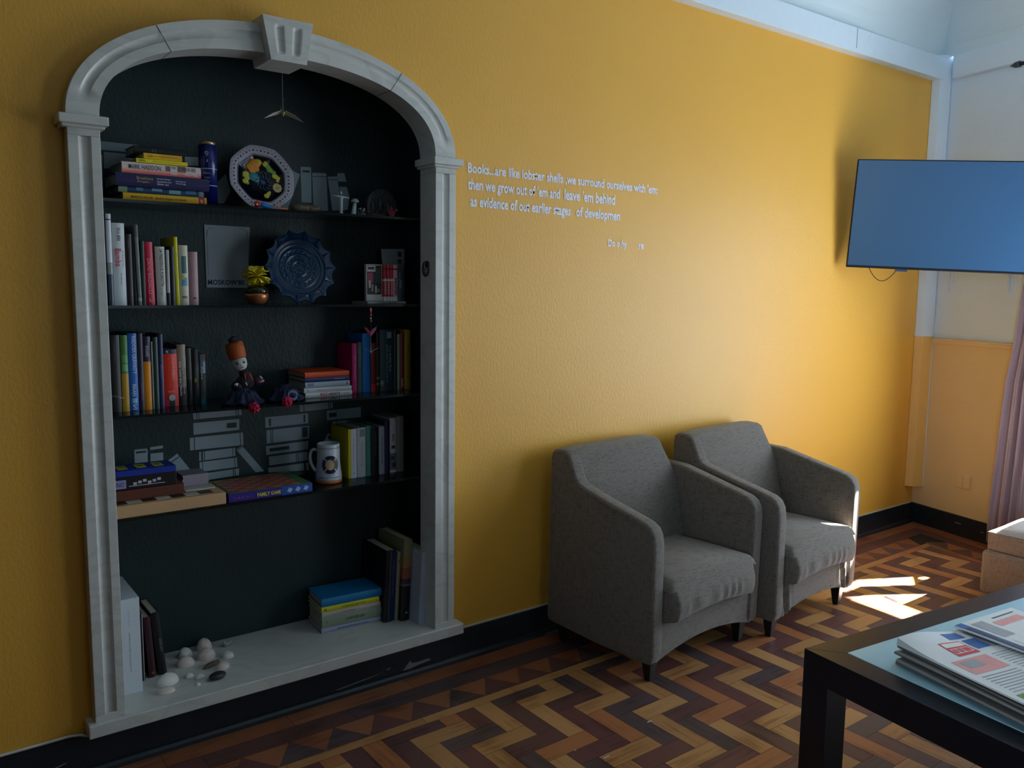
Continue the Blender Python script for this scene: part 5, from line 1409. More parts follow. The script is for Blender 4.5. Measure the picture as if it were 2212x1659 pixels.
# folded paper cranes
def paper_crane(name, label, loc, rz, s, body, wing, neck, string=0.0, raised=0.5, tilt=(0, 0)):
    t = thing(name, label, 'paper crane', loc, (tilt[0], tilt[1], rz), 'folded paper cranes')
    mb = MB()
    B = [(0, -0.16, 0), (0.12, 0, 0.05), (0, 0.16, 0), (-0.12, 0, 0.05), (0, 0, -0.20), (0, 0, 0.16)]
    fs = [(0, 1, 4), (1, 2, 4), (2, 3, 4), (3, 0, 4), (0, 1, 5), (1, 2, 5), (2, 3, 5), (3, 0, 5)]
    mb.add([(x*s, y*s, z_*s) for x, y, z_ in B], fs, body); mb.build('body', t, solid=0.0004, fix=True)
    for sg in (-1, 1):
        mb = MB()
        V_ = [(sg*0.10, -0.18, 0.05), (sg*0.10, 0.20, 0.05), (sg*1.0, 0.02, -0.10+raised), (sg*0.55, -0.16, raised*0.5), (sg*0.55, 0.18, raised*0.5+0.02)]
        mb.add([(x*s, y*s, z_*s) for x, y, z_ in V_], [(0, 1, 4, 3), (3, 4, 2)], wing); mb.build('wing', t, solid=0.0005, fix=False)
    mb = MB()
    mb.add([tuple(c*s for c in p) for p in ((-0.02, -0.10, 0), (0.02, -0.10, 0), (0, -0.42, 0.60), (0, -0.16, -0.06))], [(0, 1, 2), (1, 3, 2), (3, 0, 2), (0, 3, 1)], neck)
    mb.add([tuple(c*s for c in p) for p in ((-0.015, -0.38, 0.50), (0.015, -0.38, 0.50), (0, -0.60, 0.40), (0, -0.42, 0.60))], [(0, 1, 3), (1, 2, 3), (2, 0, 3), (0, 2, 1)], neck)
    mb.build('neck', t)
    mb = MB(); mb.add([tuple(c*s for c in p) for p in ((-0.03, 0.10, 0), (0.03, 0.10, 0), (0, 0.44, 0.66), (0, 0.16, -0.06))], [(0, 1, 2), (1, 3, 2), (3, 0, 2), (0, 3, 1)], neck); mb.build('tail', t)
    if string:
        mb = MB(); up_ = Matrix.Rotation(-tilt[0], 3, 'X') @ Vector((0, 0, string)); mb.tube([(0, 0, 0.1*s), tuple(up_)], 0.0006, M((150, 156, 150), 0.6), 6); mb.build('string', t)
    return t
PGN = M((96, 186, 110), 0.6); PWG = M((186, 188, 178), 0.6); PYE = M((170, 160, 90), 0.6)
ck = at(610, 240, Y=0.0)
paper_crane('paper_crane', 'green and white paper crane hanging on a thread from the keystone', (ck.x+0.002, 0.0, ck.z-0.006), math.radians(-8), 0.064, PYE, PWG, PGN, string=2.1852-ck.z+0.006, raised=-0.30, tilt=(-0.35, 0))
PNK = M((232, 96, 110), 0.6); PPK = M((226, 120, 150), 0.6)
ck = at(846, 462, Y=0.13)
paper_crane('paper_crane', 'coral pink paper crane sitting at the right end of the top shelf', (ck.x, 0.13, S1+0.0095), math.radians(60), 0.042, PNK, PNK, PNK, raised=0.9)
ck = at(801, 722, Y=0.045)
t = paper_crane('paper_crane', 'pink paper crane hanging on a beaded thread in front of the third shelf books', (ck.x, 0.045, ck.z), math.radians(30), 0.042, PPK, PPK, PPK, raised=0.75)
zh = S2-0.008 - ck.z
mb = MB(); mb.tube([(0, 0, 0.004), (0, 0, zh)], 0.0005, M((120, 60, 60), 0.6), 6)
mb.tube([(0, 0, zh), (0, 0.017, zh+0.009), (0, 0.03, zh+0.0095)], 0.0005, M((120, 60, 60), 0.6), 6); mb.build('thread', t)
for i, (dz, r_, c_) in enumerate(((0.018, 0.0045, (180, 60, 70)), (0.030, 0.0055, (140, 70, 60)), (0.042, 0.004, (190, 150, 140)), (0.052, 0.005, (110, 40, 46)), (0.010, 0.0045, (200, 120, 130)))):
    mb = MB(); mb.ball((0, 0, zh-dz), r_, M(c_, 0.3), n=10, squash=(1, 1, 1.2)); mb.build('bead', t, smooth=True)
ck2 = at(800, 760, Y=0.045)
PGR = M((150, 190, 180), 0.6)
paper_crane('paper_crane', 'tiny pale green paper crane hanging below the pink one', (ck2.x+0.002, 0.045, ck2.z), math.radians(-20), 0.030, PGR, PGR, PGR, string=ck.z-ck2.z-0.008, raised=0.6)

# ------------------------------------------------------------------ second shelf ornaments
pa = at(441, 485, Y=NY-0.004); pb = at(540, 491, Y=NY-0.004); pcn = at(533, 622, Y=NY-0.004); pd = at(447, 621, Y=NY-0.004)
t = thing('poster', 'pale grey card reading MOSKOW 80 stuck on the back of the alcove', 'card', (pa.x, NY-0.004, pd.z))
mb = MB(); PP = M((166, 178, 184), 0.7, var=0.05, nscale=12, name='grey_card')
poly = [(0.002, 0), (pcn.x-pa.x+0.003, 0.0), (pb.x-pa.x, pb.z-pd.z), (0, pa.z-pd.z)]
mb.prism(poly, 0.0, 0.0025, PP, 'y'); mb.build('card_sheet', t)
wP = pb.x-pa.x; hP = pa.z-pd.z
text_mesh('MOSKOW\u201980', M((22, 26, 32), 0.6), frame((wP*0.44, -0.0005, hP*0.085), (1, 0, 0), (0, 0, 1)), w=wP*0.80, h=hP*0.085, parent=t, name='lettering', bold=0.02)
mb = MB()
LN = M((78, 86, 92), 0.7)
for (sx, sy) in ((0, 1), (1, 1)):
    cx_, cz_ = (wP*0.05 if sx == 0 else wP*0.95), hP*0.96
    sg = 1 if sx == 0 else -1
    mb.tube([(cx_, -0.0003, cz_-0.03), (cx_+sg*0.002, -0.0003, cz_-0.012), (cx_+sg*0.012, -0.0003, cz_-0.002), (cx_+sg*0.03, -0.0003, cz_)], 0.0006, LN, 6)
mb.tube([(wP*0.955, -0.0003, hP*0.9), (wP*0.945, -0.0003, hP*0.1)], 0.0004, LN, 6); mb.tube([(wP*0.045, -0.0003, hP*0.9), (wP*0.06, -0.0003, hP*0.2)], 0.0004, LN, 6)
mb.build('printed_border', t)

COP = M((176, 112, 70), 0.28, metal=0.6, name='copper_glaze'); AMB = M((40, 34, 12), 0.08, name='dark_amber_glass'); YEL = M((214, 196, 40), 0.7, var=0.2, nscale=50, name='yellow_petals')
vp = at(555, 657, Y=0.105)
t = thing('vase', 'round copper bottomed dark glass vase with a yellow carnation', 'vase', (vp.x, 0.105, S2))
mb = MB(); mb.lathe([(0.016, 0.0005), (0.024, 0.003), (0.033, 0.014), (0.0375, 0.028), (0.0382, 0.038)], 32, COP); mb.build('copper_base', t, smooth=True)
mb = MB(); mb.lathe([(0.0382, 0.038), (0.037, 0.050), (0.030, 0.060), (0.022, 0.064), (0.019, 0.062), (0.018, 0.045)], 32, AMB); mb.build('glass_bowl', t, smooth=True)
mb = MB(); mb.tube([(0, 0, 0.045), (-0.002, 0, 0.075), (0.002, 0, 0.10)], 0.002, M((70, 90, 40), 0.6), 8)
mb.build('flower_stem', t, smooth=True)
mb = MB(); rn = random.Random(11)
fz = at(557, 598, Y=0.105).z - S2
for i in range(36):
    a = rn.uniform(0, 2*PI); el = rn.uniform(-1.25, 1.25); L_ = rn.uniform(0.036, 0.050); wv = rn.uniform(0.016, 0.022)
    d_ = Vector((math.cos(a)*math.cos(el), math.sin(a)*math.cos(el)*0.75, math.sin(el)*0.75)); s1 = d_.cross(Vector((0, 0, 1))).normalized() if abs(d_.z) < 0.95 else Vector((1, 0, 0)); u1 = s1.cross(d_)
    ph = rn.uniform(0, 6)
    def pet(u, v, d_=d_, s1=s1, u1=u1, L_=L_, wv=wv, ph=ph):
        r_ = L_*v; w_ = wv*(0.25+0.9*math.sin(v*PI*0.62))*(u*2-1)
        p = d_*r_ + s1*w_ + u1*(0.006*math.sin(v*2.6) + 0.003*math.sin(u*14+ph)*v)
        return (p.x, p.y, fz+p.z)
    mb.grid(pet, 8, 5, YEL)
mb.build('carnation', t, smooth=True, solid=0.0004)

R2 = 0.130
BGL = M((16, 52, 86), 0.22, var=0.25, nscale=50, name='blue_glaze', spec=0.4)
p2 = at(652, 656, Y=0.205)
tl = math.radians(13)
t = thing('plate', 'dark blue scalloped plate with raised concentric rings on the second shelf', 'plate', (p2.x-0.002, 0.222, S2+R2*math.cos(tl)+0.001), (PI/2 - tl, 0, 0))
NS = 14
def scal(a, k): return [1, 1, 1, 1 + 0.0*k][0]
def rimw(a, k):
    q = 1 + (0.12*(1-abs(math.sin(a*NS/2)))**1.3 - 0.05)*(1 if k in (2, 3, 4) else 0)
    return q
mb = MB()
prof = [(0.040, -0.012), (0.085, -0.010), (R2*0.97, 0.014), (R2, 0.019), (R2*0.965, 0.021), (0.104, 0.010), (0.101, 0.0135), (0.097, 0.0085), (0.090, 0.005), (0.087, 0.0075), (0.083, 0.004), (0.074, 0.0022), (0.072, 0.0052), (0.067, 0.0014), (0.055, 0.0006), (0.052, 0.0038), (0.048, 0.0006), (0.030, 0.0002), (0.027, 0.003), (0.024, 0.0002), (0.012, 0), (0.001, 0.002)]
mb.lathe(prof, 112, BGL, rad=rimw); mb.build('dish', t, smooth=True)
mb = MB()
LB = M((36, 84, 122), 0.15, var=0.2, nscale=60, name='light_blue_glaze')
for i in range(20): a = 2*PI*i/20; mb.ball((0.0615*math.cos(a), 0.0615*math.sin(a), 0.001), 0.0062, LB, n=8, squash=(1, 1, 0.55))
for i in range(14): a = 2*PI*i/14; mb.ball((0.0395*math.cos(a), 0.0395*math.sin(a), 0.0006), 0.0048, LB, n=8, squash=(1, 1, 0.6))
for i in range(8):
    a = 2*PI*i/8; mb.tube([(0.006*math.cos(a), 0.006*math.sin(a), 0.001), (0.019*math.cos(a), 0.019*math.sin(a), 0.001)], 0.002, LB, 6)
for i in range(NS):
    a = 2*PI*i/NS; a0 = a - PI/NS; a1 = a + PI/NS
    mb.tube([(0.105*math.cos(a), 0.105*math.sin(a), 0.011), (R2*0.98*math.cos(a), R2*0.98*math.sin(a), 0.0195)], 0.0022, BGL, 6)
mb.build('relief', t, smooth=True)

# ------------------------------------------------------------------ puppet on the third shelf
pu = at(545, 860, Y=0.135)
t = thing('puppet', 'turbaned string puppet with white painted face slumped on the third shelf', 'puppet', (pu.x, 0.14, S3))
def L(px, py, Y): p = at(px, py, Y=Y); return (p.x-pu.x, p.y-0.14, p.z-S3)
ORG = M((176, 84, 26), 0.7, var=0.15, name='orange_turban'); FACE = M((188, 190, 188), 0.6, name='white_face'); DKC = M((36, 16, 34), 0.8, var=0.4, nscale=70); NVC = M((16, 26, 56), 0.85, var=0.8, nscale=55, bump=0.5, bscale=60, name='navy_print_cloth'); MGC = M((190, 20, 70), 0.8, var=0.25, nscale=90, bump=0.5, bscale=150, name='magenta_yarn')
a = Vector(L(505, 742, 0.17)); b = Vector(L(512, 768, 0.165)); c = Vector(L(516, 781, 0.16)); d = Vector(L(521, 797, 0.155)); e_ = Vector(L(530, 812, 0.15))
mb = MB(); mb.tube([a+Vector((-0.002, 0, 0.006)), a, a*0.5+b*0.5, b, b*0.4+c*0.6], 0.02, ORG, 16, radii=[0.014, 0.029, 0.031, 0.030, 0.027]); mb.build('turban', t, smooth=True)
mb = MB(); mb.tube([Vector(L(495, 738, 0.17)), Vector(L(503, 732, 0.17)), Vector(L(514, 728, 0.17))], 0.005, M((14, 16, 26), 0.8), 8, radii=[0.008, 0.009, 0.003]); mb.build('topknot', t, smooth=True)
mb = MB(); mb.tube([b*0.5+c*0.5, c, c*0.4+d*0.6, d, d+(d-c)*0.25], 0.02, FACE, 18, radii=[0.024, 0.026, 0.024, 0.018, 0.006]); mb.build('face', t, smooth=True)
ax_ = (d-c).normalized(); rt_ = Vector((0.95, -0.1, 0.3)).normalized(); rt_ = (rt_-ax_*rt_.dot(ax_)).normalized(); fr = rt_.cross(ax_); fr = fr if fr.y < 0 else -fr
mb = MB(); INK_ = M((14, 14, 18), 0.5)
for sx in (-1, 1):
    ec = c*0.75+d*0.25 + rt_*(0.0105*sx) + fr*0.0235
    mb.ball(ec, 0.0042, INK_, n=10, squash=(1, 0.5, 0.7))
    mb.tube([ec+rt_*-0.007-ax_*0.004, ec-ax_*0.0075, ec+rt_*0.007-ax_*0.004], 0.0011, INK_, 6)
    mb.tube([ec+rt_*-0.007+ax_*0.001, ec+ax_*0.004, ec+rt_*0.007], 0.0008, INK_, 6)
mc_ = c*0.15+d*0.85 + fr*0.0205
mb.tube([mc_-rt_*0.006, mc_+ax_*0.001, mc_+rt_*0.006], 0.0012, M((120, 20, 30), 0.5), 6)
mb.tube([mc_-rt_*0.010-ax_*0.007, mc_-ax_*0.0045+fr*0.001, mc_+rt_*0.010-ax_*0.007], 0.0014, INK_, 6)
mb.tube([c*0.55+d*0.45+fr*0.0252, c*0.32+d*0.68+fr*0.0245], 0.0014, FACE, 6)
mb.build('painted_features', t, smooth=True)
mb = MB(); rn = random.Random(2)
for i in range(9):
    u = i/8; p = b*0.62+c*0.38 + rt_*(0.042*u-0.021) + fr*(0.020*math.sin(PI*u)+0.004); mb.ball(p, 0.003, M((206, 70, 60), 0.4), n=8)
mb.build('turban_beads', t, smooth=True)
mb = MB()
mb.tube([d*0.8+e_*0.2, e_, Vector(L(535, 830, 0.15))], 0.02, DKC, 12, radii=[0.012, 0.019, 0.024])
mb.ball(L(530, 825, 0.15), 0.026, DKC, squash=(1.3, 0.9, 0.9)); mb.ball(L(555, 822, 0.15), 0.020, DKC, squash=(1.3, 0.9, 0.8)); mb.ball(L(512, 835, 0.15), 0.020, DKC)
mb.build('bodice', t, smooth=True)
mb = MB()
for (p0, p1, col_) in (((538, 805), (545, 820), (200, 70, 40)), ((528, 806), (530, 822), (150, 60, 40)), ((508, 828), (512, 833), (200, 190, 180)), ((561, 812), (566, 818), (180, 180, 180)), ((558, 826), (570, 822), (190, 120, 110)), ((506, 832), (514, 829), (210, 200, 190)), ((530, 826), (533, 832), (160, 160, 160))):
    mb.tube([L(p0[0], p0[1], 0.118), L((p0[0]+p1[0])/2, (p0[1]+p1[1])/2, 0.116), L(p1[0], p1[1], 0.118)], 0.003, M(col_, 0.35), 8)
mb.build('trimmings', t, smooth=True)
# gathered skirt: two soft mounds spilling over the shelf edge
def mound(cx_, cy_, w_, d_, h_, seed, dz=0.0):
    mb = MB(); rn = random.Random(seed); ph = rn.uniform(0, 6)
    def f(u, v):
        a = 2*PI*u; r_ = v
        k = 1 + 0.08*math.sin(a*9+ph) + 0.05*math.sin(a*17+ph*2)
        x = cx_ + w_*r_*k*math.cos(a); y = cy_ + d_*r_*k*math.sin(a)
        z_ = h_*max(0, 1-r_**2.2) + 0.006*math.sin(a*9+ph+r_*6)*r_ + 0.004*math.sin(14*r_)
        return (x, y, max(0.0008, z_)+dz)
    mb.grid(f, 72, 14, NVC); return mb.build('skirt', t, smooth=True, solid=0.002)
s0 = L(530, 858, 0.12); s1_ = L(612, 848, 0.14)
mound(s0[0]-0.008, -0.015, 0.072, 0.055, 0.052, 1); mound(s1_[0]+0.004, 0.0, 0.068, 0.055, 0.052, 4)
mb = MB(); 
for k_ in range(3):
    pts = [L(632+10*math.cos(j*0.7+k_*2), 852+9*math.sin(j*0.7+k_*2)+2*k_, 0.085) for j in range(10)]
    mb.tube(pts, 0.0018, M((110, 114, 150), 0.7), 6)
mb.build('pale_braid', t, smooth=True)
for (qx, qy, lab) in ((549, 881, None), (620, 868, None)):
    mb = MB(); pcx = L(qx, qy, 0.050); rn = random.Random(int(qx))
    for i in range(60):
        a1_ = rn.uniform(0, 2*PI); a2_ = rn.uniform(-1.4, 1.4); r_ = 0.019
        dv = Vector((math.cos(a1_)*math.cos(a2_), math.sin(a1_)*math.cos(a2_)*0.8, math.sin(a2_)))
        pc_ = Vector(pcx); mb.tube([pc_, pc_+dv*r_*0.6, pc_+dv*r_], 0.002, MGC, 5, radii=[0.004, 0.0045, 0.003])
    mb.build('pompom', t, smooth=True)

# ------------------------------------------------------------------ lowest shelf: mug and games
mp_ = at(709, 1037, Y=0.150)
MUGM = M((196, 206, 214), 0.18, name='white_glazed_ceramic')
t = thing('mug', 'large white ceramic mug with round blue emblem and terracotta base', 'mug', (at(710, 1030, Y=0.17).x, 0.17, S4), (0, 0, 0))
hM = at(710, 957, Y=0.17).z - S4; k_ = at(711, 1000, Y=0.17).x - at(710, 1000, Y=0.17).x
rb, rtop = 30.5*k_*0.86, 26*k_*0.86
mb = MB(); mb.lathe([(rb*0.97, 0.012), (rb, 0.016), (rb*0.99, 0.03), (rtop*1.02, hM*0.55), (rtop, hM*0.97), (rtop*0.985, hM), (rtop*0.92, hM), (rtop*0.9, hM*0.6), (rb*0.85, 0.02), (0.002, 0.015)], 40, MUGM); mb.build('body', t, smooth=True)
mb = MB(); mb.lathe([(rb*0.9, 0.0004), (rb*1.0, 0.003), (rb*1.01, 0.010), (rb*0.975, 0.0125)], 40, M((196, 110, 50), 0.4, name='terracotta')); mb.build('foot', t, smooth=True)
va = math.atan2(CAM.y-0.17, CAM.x-t.location.x)     # outer side seen from the room
ha = va - PI*0.50
hd = Vector((math.cos(ha), math.sin(ha), 0))
mb = MB(); mb.tube([hd*(rtop*0.97)+Vector((0, 0, hM*0.82)), hd*(rtop+0.014)+Vector((0, 0, hM*0.88)), hd*(rtop+0.026)+Vector((0, 0, hM*0.76)), hd*(rtop+0.026)+Vector((0, 0, hM*0.55)), hd*(rtop+0.016)+Vector((0, 0, hM*0.38)), hd*(rtop*1.02)+Vector((0, 0, hM*0.26))], 0.0065, MUGM, 12); mb.build('handle', t, smooth=True, subsurf=1)
def on_mug(u, v, off=0.0008): # u along the surface, v height
    r_ = rb*0.99 + (rtop-rb)*min(1, v/hM) + off + 0.0012; a = va + 0.15 + u/r_
    return (r_*math.cos(a), r_*math.sin(a), v)
mb = MB()
NB = M((28, 30, 74), 0.25); OR = M((200, 160, 100), 0.3)
cz = hM*0.50
mb.grid(lambda u, v: on_mug((0.019+0.0130*v)*math.cos(2*PI*u), cz+(0.0195+0.0145*v)*math.sin(2*PI*u)), 40, 4, NB)
mb.grid(lambda u, v: on_mug(0.0135*v*math.cos(2*PI*u)+0.0001, cz+0.0140*v*math.sin(2*PI*u)), 24, 4, OR)
for a_ in (PI/4, 3*PI/4, 5*PI/4, 7*PI/4):
    mb.grid(lambda u, v, a_=a_: on_mug((0.018+0.0150*u)*math.cos(a_+(v-0.5)*0.2), cz+(0.018+0.0170*u)*math.sin(a_+(v-0.5)*0.2), 0.0014), 4, 2, OR)
for zz_, w_ in ((hM*0.90, 1), (hM*0.17, 1)):
    mb.grid(lambda u, v, zz_=zz_: on_mug((u-0.5)*0.09, zz_+v*0.0016), 30, 1, NB)
mb.grid(lambda u, v: on_mug((u-0.5)*0.042, hM*0.22+0.012*(2*u-1)**2+v*0.0014), 20, 1, NB)
mb.build('emblem', t, fix=False)

# family game box
GA, GB, GC = at(491, 1089, Y=0.075), at(679, 1054, Y=0.11), at(480, 1032, Z=S4+0.02)
g0 = at(497, 1089, Z=S4+0.001); g1_ = at(679, 1062, Z=S4+0.001)
gx = Vector((g1_.x-g0.x, g1_.y-g0.y, 0)); Lg = gx.length; an = math.atan2(gx.y, gx.x)
t = thing('board_game', 'flat blue game box lettered FAMILY GAME with red-brown chequered top', 'board game', (g0.x, max(0.067, g0.y), S4), (0, 0, an))
Lg = min(Lg, 0.30); Dg = 0.215; hG = 0.032
VIO = M((44, 34, 120), 0.35); GRN = M((60, 110, 40), 0.5)
mb = MB(); mb.box((0, 0, 0.0005), (Lg, Dg, hG), VIO); mb.build('box', t, bevel=0.0015)
mb = MB()
TOPA = M((176, 104, 78), 0.35, var=0.15, nscale=20); TOPB = M((128, 62, 50), 0.35, var=0.15, nscale=20)
x0_, x1_, y0_, y1_ = 0.012, Lg-0.040, 0.010, Dg-0.012
mb.box((0.004, 0.003, hG-0.0002), (Lg-0.004, Dg-0.003, hG+0.0006), GRN)
mb.box((0.004, Dg-0.012, hG), (Lg-0.01, Dg-0.003, hG+0.0011), M((160, 160, 40), 0.5))
for i in range(8):
    for j in range(8):
        xa = x0_+(x1_-x0_)*i/8; ya = y0_+(y1_-y0_)*j/8
        mb.box((xa, ya, hG+0.0004), (xa+(x1_-x0_)/8, ya+(y1_-y0_)/8, hG+0.0013), TOPA if (i+j) % 2 else TOPB)
mb.build('chequered_top', t)
text_mesh('FAMILY GAME', M((214, 200, 40), 0.5), frame((Lg*0.47, -0.0006, hG*0.48), (1, 0, 0), (0, 0, 1)), w=Lg*0.28, h=hG*0.42, parent=t, name='lettering', bold=0.02)
text_mesh('2-4-6 in 1', M((120, 50, 130), 0.5), frame((Lg*0.16, -0.0006, hG*0.48), (1, 0, 0), (0, 0, 1)), w=Lg*0.22, h=hG*0.36, parent=t, name='lettering', bold=0.02)
mb = MB()
for i in range(3):
    cx_ = Lg*(0.72+0.10*i); mb.add([(cx_-0.011, -0.0006, hG*0.4), (cx_+0.002, -0.0006, hG*0.22), (cx_+0.011, -0.0006, hG*0.6), (cx_-0.002, -0.0006, hG*0.8)], [(0, 1, 2, 3)], M((150, 170, 210), 0.5))
mb.box((Lg*0.62, -0.0003, 0.001), (Lg, 0, hG-0.001), M((30, 70, 150), 0.4))
mb.build('printed_lozenges', t, fix=False)

# wooden chess case and the boxes on it
PINE = M((196, 156, 112), 0.5, var=0.15, nscale=8, name='pine'); IVO = M((188, 184, 168), 0.5); DBR = M((50, 38, 32), 0.5)
ce = at(492, 1084, Z=S4+0.002)
t = thing('chess_case', 'pale pine chess case with chequered lid at the left of the lowest shelf', 'chess set', (0.70, 0.067, S4))
Wc = g0.x - 0.70 - 0.008; Dc = 0.235; hc = 0.040
mb = MB(); mb.box((0, 0, 0.0005), (Wc, Dc, hc), PINE); mb.build('case', t, bevel=0.002)
mb = MB(); nsq = 8; sq = 0.0445
for i in range(nsq):
    for j in range(4):
        xa = Wc-0.035-sq*(i+1); ya = 0.022+sq*j
        mb.box((xa, ya, hc-0.0002), (xa+sq, ya+sq, hc+0.0008), IVO if (i+j) % 2 else DBR)
mb.build('chequered_lid', t)
hb = hc+0.0012
def gamebox(name, label, x0, x1, y0, y1, z0, z1, m_, extra=None, rz=0.0):
    t = thing(name, label, 'box', (x0, y0, z0), (0, 0, rz))
    mb = MB(); mb.box((0, 0, 0.0003), (x1-x0, y1-y0, z1-z0), m_); mb.build('case', t, bevel=0.0012)
    if extra: extra(t, x1-x0, y1-y0, z1-z0)
    return t
BRN = M((96, 46, 28), 0.45, var=0.2, nscale=12); BKB = M((24, 20, 24), 0.35)
zb_ = S4+hb
gamebox('game_box', 'brown wooden box lying on the chess case', 0.70, 0.990, 0.125, 0.275, zb_, zb_+0.034, BRN)
def dom(t, w_, d_, h_):
    mb = MB(); Wm = M((190, 190, 204), 0.4)
    mb.box((0.02, -0.0008, h_*0.12), (w_*0.42, -0.0001, h_*0.75), M((150, 150, 190), 0.4))
    for i in range(6):
        mb.box((w_*(0.50+0.055*i), -0.0008, h_*(0.3+0.08*(i % 3))), (w_*(0.54+0.055*i), -0.0001, h_*(0.5+0.08*(i % 3))), Wm)
    mb.box((w_*0.45, -0.0008, h_*0.22), (w_*0.86, -0.0001, h_*0.27), Wm)
    mb.build('printing', t)
    text_mesh('DOMINO', M((60, 40, 110), 0.4), frame((w_*0.29, -0.0012, h_*0.43), (1, 0, 0), (0, 0, 1)), w=w_*0.22, h=h_*0.35, parent=t, name='lettering')
gamebox('game_box', 'black game box with white and lilac printing, lying on the brown box', 0.70, 0.968, 0.130, 0.265, zb_+0.0345, zb_+0.0345+0.044, BKB, dom)
DBL = M((22, 48, 150), 0.4, name='blue_card')
def blueb(t, w_, d_, h_):
    mb = MB(); YB = M((196, 196, 40), 0.5)
    for xa in (0.30, 0.56, 0.80):
        mb.box((w_*xa-0.018, d_*0.25, h_), (w_*xa+0.012, d_*0.75, h_+0.0008), YB); mb.box((w_*xa-0.010, d_*0.40, h_+0.0006), (w_*xa+0.004, d_*0.60, h_+0.0014), M((90, 130, 40), 0.5))
    mb.ball((w_*0.12, d_*0.4, h_), 0.010, M((190, 100, 70), 0.5), squash=(1, 1, 0.2))
    mb.build('printed_pictures', t)
gamebox('game_box', 'blue game box with yellow pictures on its lid, topmost on the lowest shelf', 0.745, 0.965, 0.120, 0.225, zb_+0.079, zb_+0.079+0.020, DBL, blueb)
gamebox('game_box', 'small turquoise box at the far left on the black game box', 0.70, 0.7435, 0.125, 0.20, zb_+0.079, zb_+0.079+0.020, M((20, 160, 130), 0.5))
# pile of draughts tiles / cards
tc_ = at(385, 1050, Y=0.25)
PST = M((150, 138, 150), 0.6, var=0.15, nscale=10)
rn = random.Random(9); card0 = None
for i in range(9):
    if card0 is None:
        mb = MB(); mb.box((0, 0, 0), (0.085, 0.09, 0.0048), PST); card0 = mb.build('card'); c_ = card0
        tag(card0, 'pale lilac card in the neat pile beside the black game box', 'card', 'lilac cards piled on the chess case')
    else:
        c_ = card0.copy(); COL.objects.link(c_)
    c_.location = (1.004+rn.uniform(-0.002, 0.002), 0.190+rn.uniform(-0.002, 0.002), zb_+0.0003+0.005*i)
t = thing('tile', 'ivory rounded tile lying on the chequered lid', 'tile', (0.995, 0.135, zb_))
mb = MB(); mb.box((0, 0, 0.0003), (0.10, 0.05, 0.006), IVO); mb.build('slab', t, bevel=0.0028, seg=3)

# ------------------------------------------------------------------ shells and stone on the sill
SH = [M((226, 221, 213), 0.45, var=0.1, nscale=60, name='shell'), M((218, 202, 192), 0.45, var=0.12, nscale=60, name='shell'), M((212, 214, 210), 0.45, var=0.1, nscale=60, name='shell')]
def shell(label, px, py, rx, ry, h, rz, m_, ribs=True):
    rx *= 1.18; ry *= 1.18; h *= 1.12
    p = at(px, py, Z=ZS)
    t = thing('seashell', label, 'seashell', (p.x, p.y, ZS), (0, 0, rz), 'seashells on the marble sill')
    mb = MB()
    def f(u, v):
        a = 2*PI*u; r_ = math.sin(v*PI/2)
        k = 1 + (0.02*math.sin(a*22) if ribs else 0)*v - 0.10*max(0, math.cos(a-PI/2))**6
        x = rx*r_*k*math.cos(a); y = ry*r_*k*math.sin(a)
        off = 0.35*ry*(1-r_)**1.2
        return (x, y-off*0.0 + (1-r_)*ry*0.45, 0.0006 + h*math.cos(v*PI/2)**0.85*(1+0.015*math.sin(v*26)))
    mb.grid(lambda u, v: f(u, 1-v), 44, 14, m_)
    mb.build('shell', t, smooth=True)
shell('white domed shell at the back left of the shell group', 400, 1418, 0.0215, 0.0185, 0.026, 0.2, SH[0])
shell('white domed shell just in front of the back left one', 401, 1437, 0.025, 0.019, 0.026, 0.0, SH[1])
shell('tall pinkish limpet shell at the back of the group', 441, 1402, 0.0235, 0.020, 0.033, 0.0, SH[1])
shell('pinkish ribbed shell in the middle of the group', 446, 1421, 0.027, 0.020, 0.030, -0.2, SH[1])
shell('small round white shell at the right of the group', 492, 1419, 0.0175, 0.0150, 0.018, 0.0, SH[2])
shell('pale shell right of the brown oyster piece', 482, 1443, 0.021, 0.0150, 0.018, 0.35, SH[1])
shell('big white mussel-shaped shell nearest the binder', 363, 1477, 0.032, 0.0185, 0.030, 0.35, SH[0], False)
shell('flat pinkish clam lying in front of the big white shell', 359, 1496, 0.0235, 0.0140, 0.016, 0.0, SH[1], False)
shell('tiny white shell left of the small pair in the foreground', 409, 1463, 0.0125, 0.0105, 0.011, 0.5, SH[0])
shell('tiny pointed white shell of the small pair, nearer the stone', 432, 1465, 0.0145, 0.0095, 0.011, 0.4, SH[2])
shell('smallest bead-like shell at the front of the group', 428, 1480, 0.0070, 0.0055, 0.0070, 0.2, SH[0], False)
p = at(457, 1438, Z=ZS)
t = thing('oyster_shell', 'brown rough oyster shell piece amid the white shells', 'seashell', (p.x, p.y, ZS), (0, 0, 0.45), 'seashells on the marble sill')
mb = MB(); OY = M((96, 86, 70), 0.7, var=0.6, nscale=70, bump=0.6, bscale=60, name='oyster')
mb.grid(lambda u, v: (0.037*math.sin((1-v)*PI/2)*math.cos(2*PI*u)*(1+0.08*math.sin(14*PI*u)), 0.0125*math.sin((1-v)*PI/2)*math.sin(2*PI*u), 0.0006+0.013*math.cos((1-v)*PI/2)**0.7), 36, 10, OY); mb.build('shell', t, smooth=True)
p = at(470, 1466, Z=ZS)
t = thing('pebble', 'smooth black oval pebble in front of the shells', 'pebble', (p.x, p.y, ZS), (0, 0, 0.25))
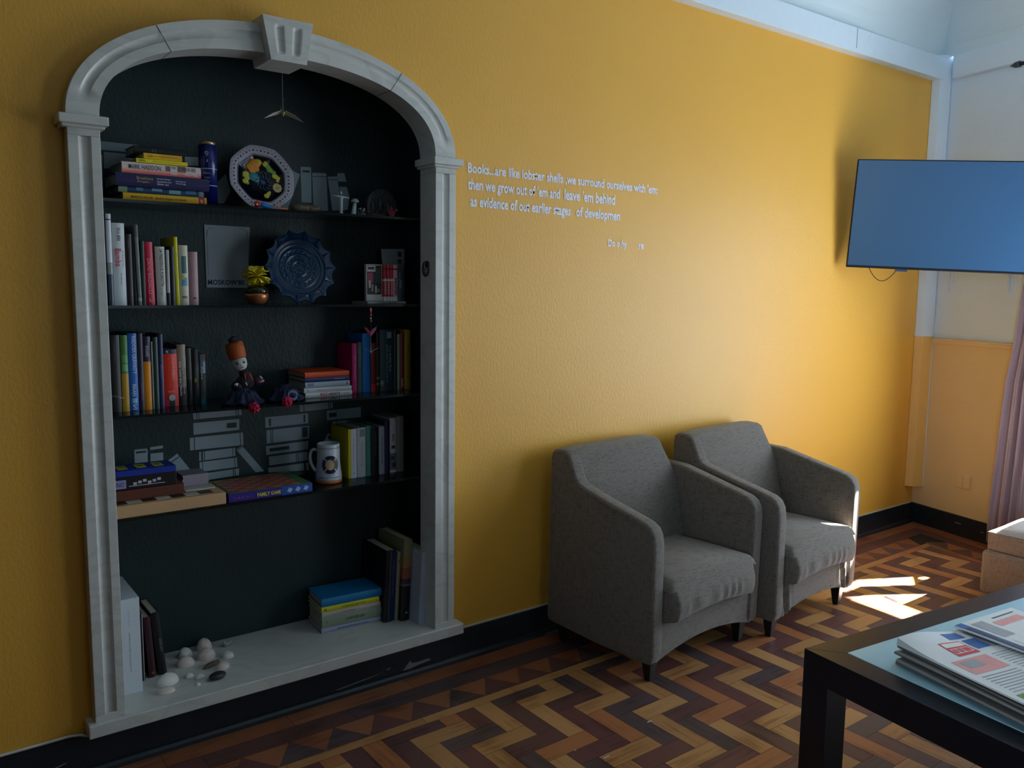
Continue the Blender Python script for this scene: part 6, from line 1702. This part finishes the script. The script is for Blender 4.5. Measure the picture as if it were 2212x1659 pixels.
mb = MB(); mb.ball((0, 0, 0.0115), 0.0285, M((40, 44, 46), 0.5, var=0.15), n=24, squash=(1.05, 0.72, 0.41)); mb.build('stone', t, smooth=True)
p = at(489, 1396, Z=ZS)
t = thing('coral', 'small knobbly grey-white coral behind the shells', 'coral', (p.x, p.y, ZS), (0, 0, 0.3))
mb = MB(); CO = M((158, 166, 166), 0.7, var=0.3, nscale=90); rn = random.Random(4)
mb.ball((0, 0, 0.009), 0.010, CO, n=12, squash=(1.6, 0.9, 0.85))
for i in range(12):
    a = rn.uniform(0, 2*PI); r_ = rn.uniform(0.012, 0.024); zz_ = rn.uniform(0.006, 0.020)
    mb.tube([(0, 0, 0.008), (r_*0.6*math.cos(a), r_*0.35*math.sin(a), zz_*0.8), (r_*math.cos(a), r_*0.6*math.sin(a), zz_)], 0.003, CO, 8, radii=[0.005, 0.004, 0.0032])
mb.build('branches', t, smooth=True)

# price tag loop at the left of the third shelf
p = at(254, 858, Y=0.10)
t = thing('ribbon', 'thin white bookmark ribbon curving out from the leftmost black book', 'ribbon', (p.x, 0.10, p.z))
mb = MB(); mb.tube([(-0.020, 0.057, 0.002), (-0.012, 0.02, 0.003), (0.0, 0.0, 0.001), (0.018, -0.004, -0.004)], 0.0008, M((190, 190, 186), 0.6), 6); mb.build('strip', t, smooth=True)
# paint crumbs on the floor
CRM = M((210, 206, 196), 0.8)
for k__, (px, py, lx, ly, a, lab) in enumerate(((1403, 1559, 0.020, 0.004, -0.1, 'white paper scrap on the parquet below the nearer armchair'), (1310, 1636, 0.024, 0.003, 0.0, 'long white scrap on the parquet near the bottom edge'), (1243, 1621, 0.005, 0.004, 0.3, 'tiny white crumb on the parquet left of the long scrap'), (1115, 1387, 0.014, 0.010, 0.4, 'pale flake on the floor by the skirting left of the armchair'))):
    p = at(px, py, Z=0)
    t = thing('paper_scrap', lab, 'paper scrap', (p.x, p.y, 0.0002), (0, 0, a), 'scraps on the floor')
    mb = MB(); mb.box((-lx/2, -ly/2, 0.0001), (lx/2, ly/2, 0.0012), CRM); mb.build('scrap', t)

# nothing is laid out beyond this point
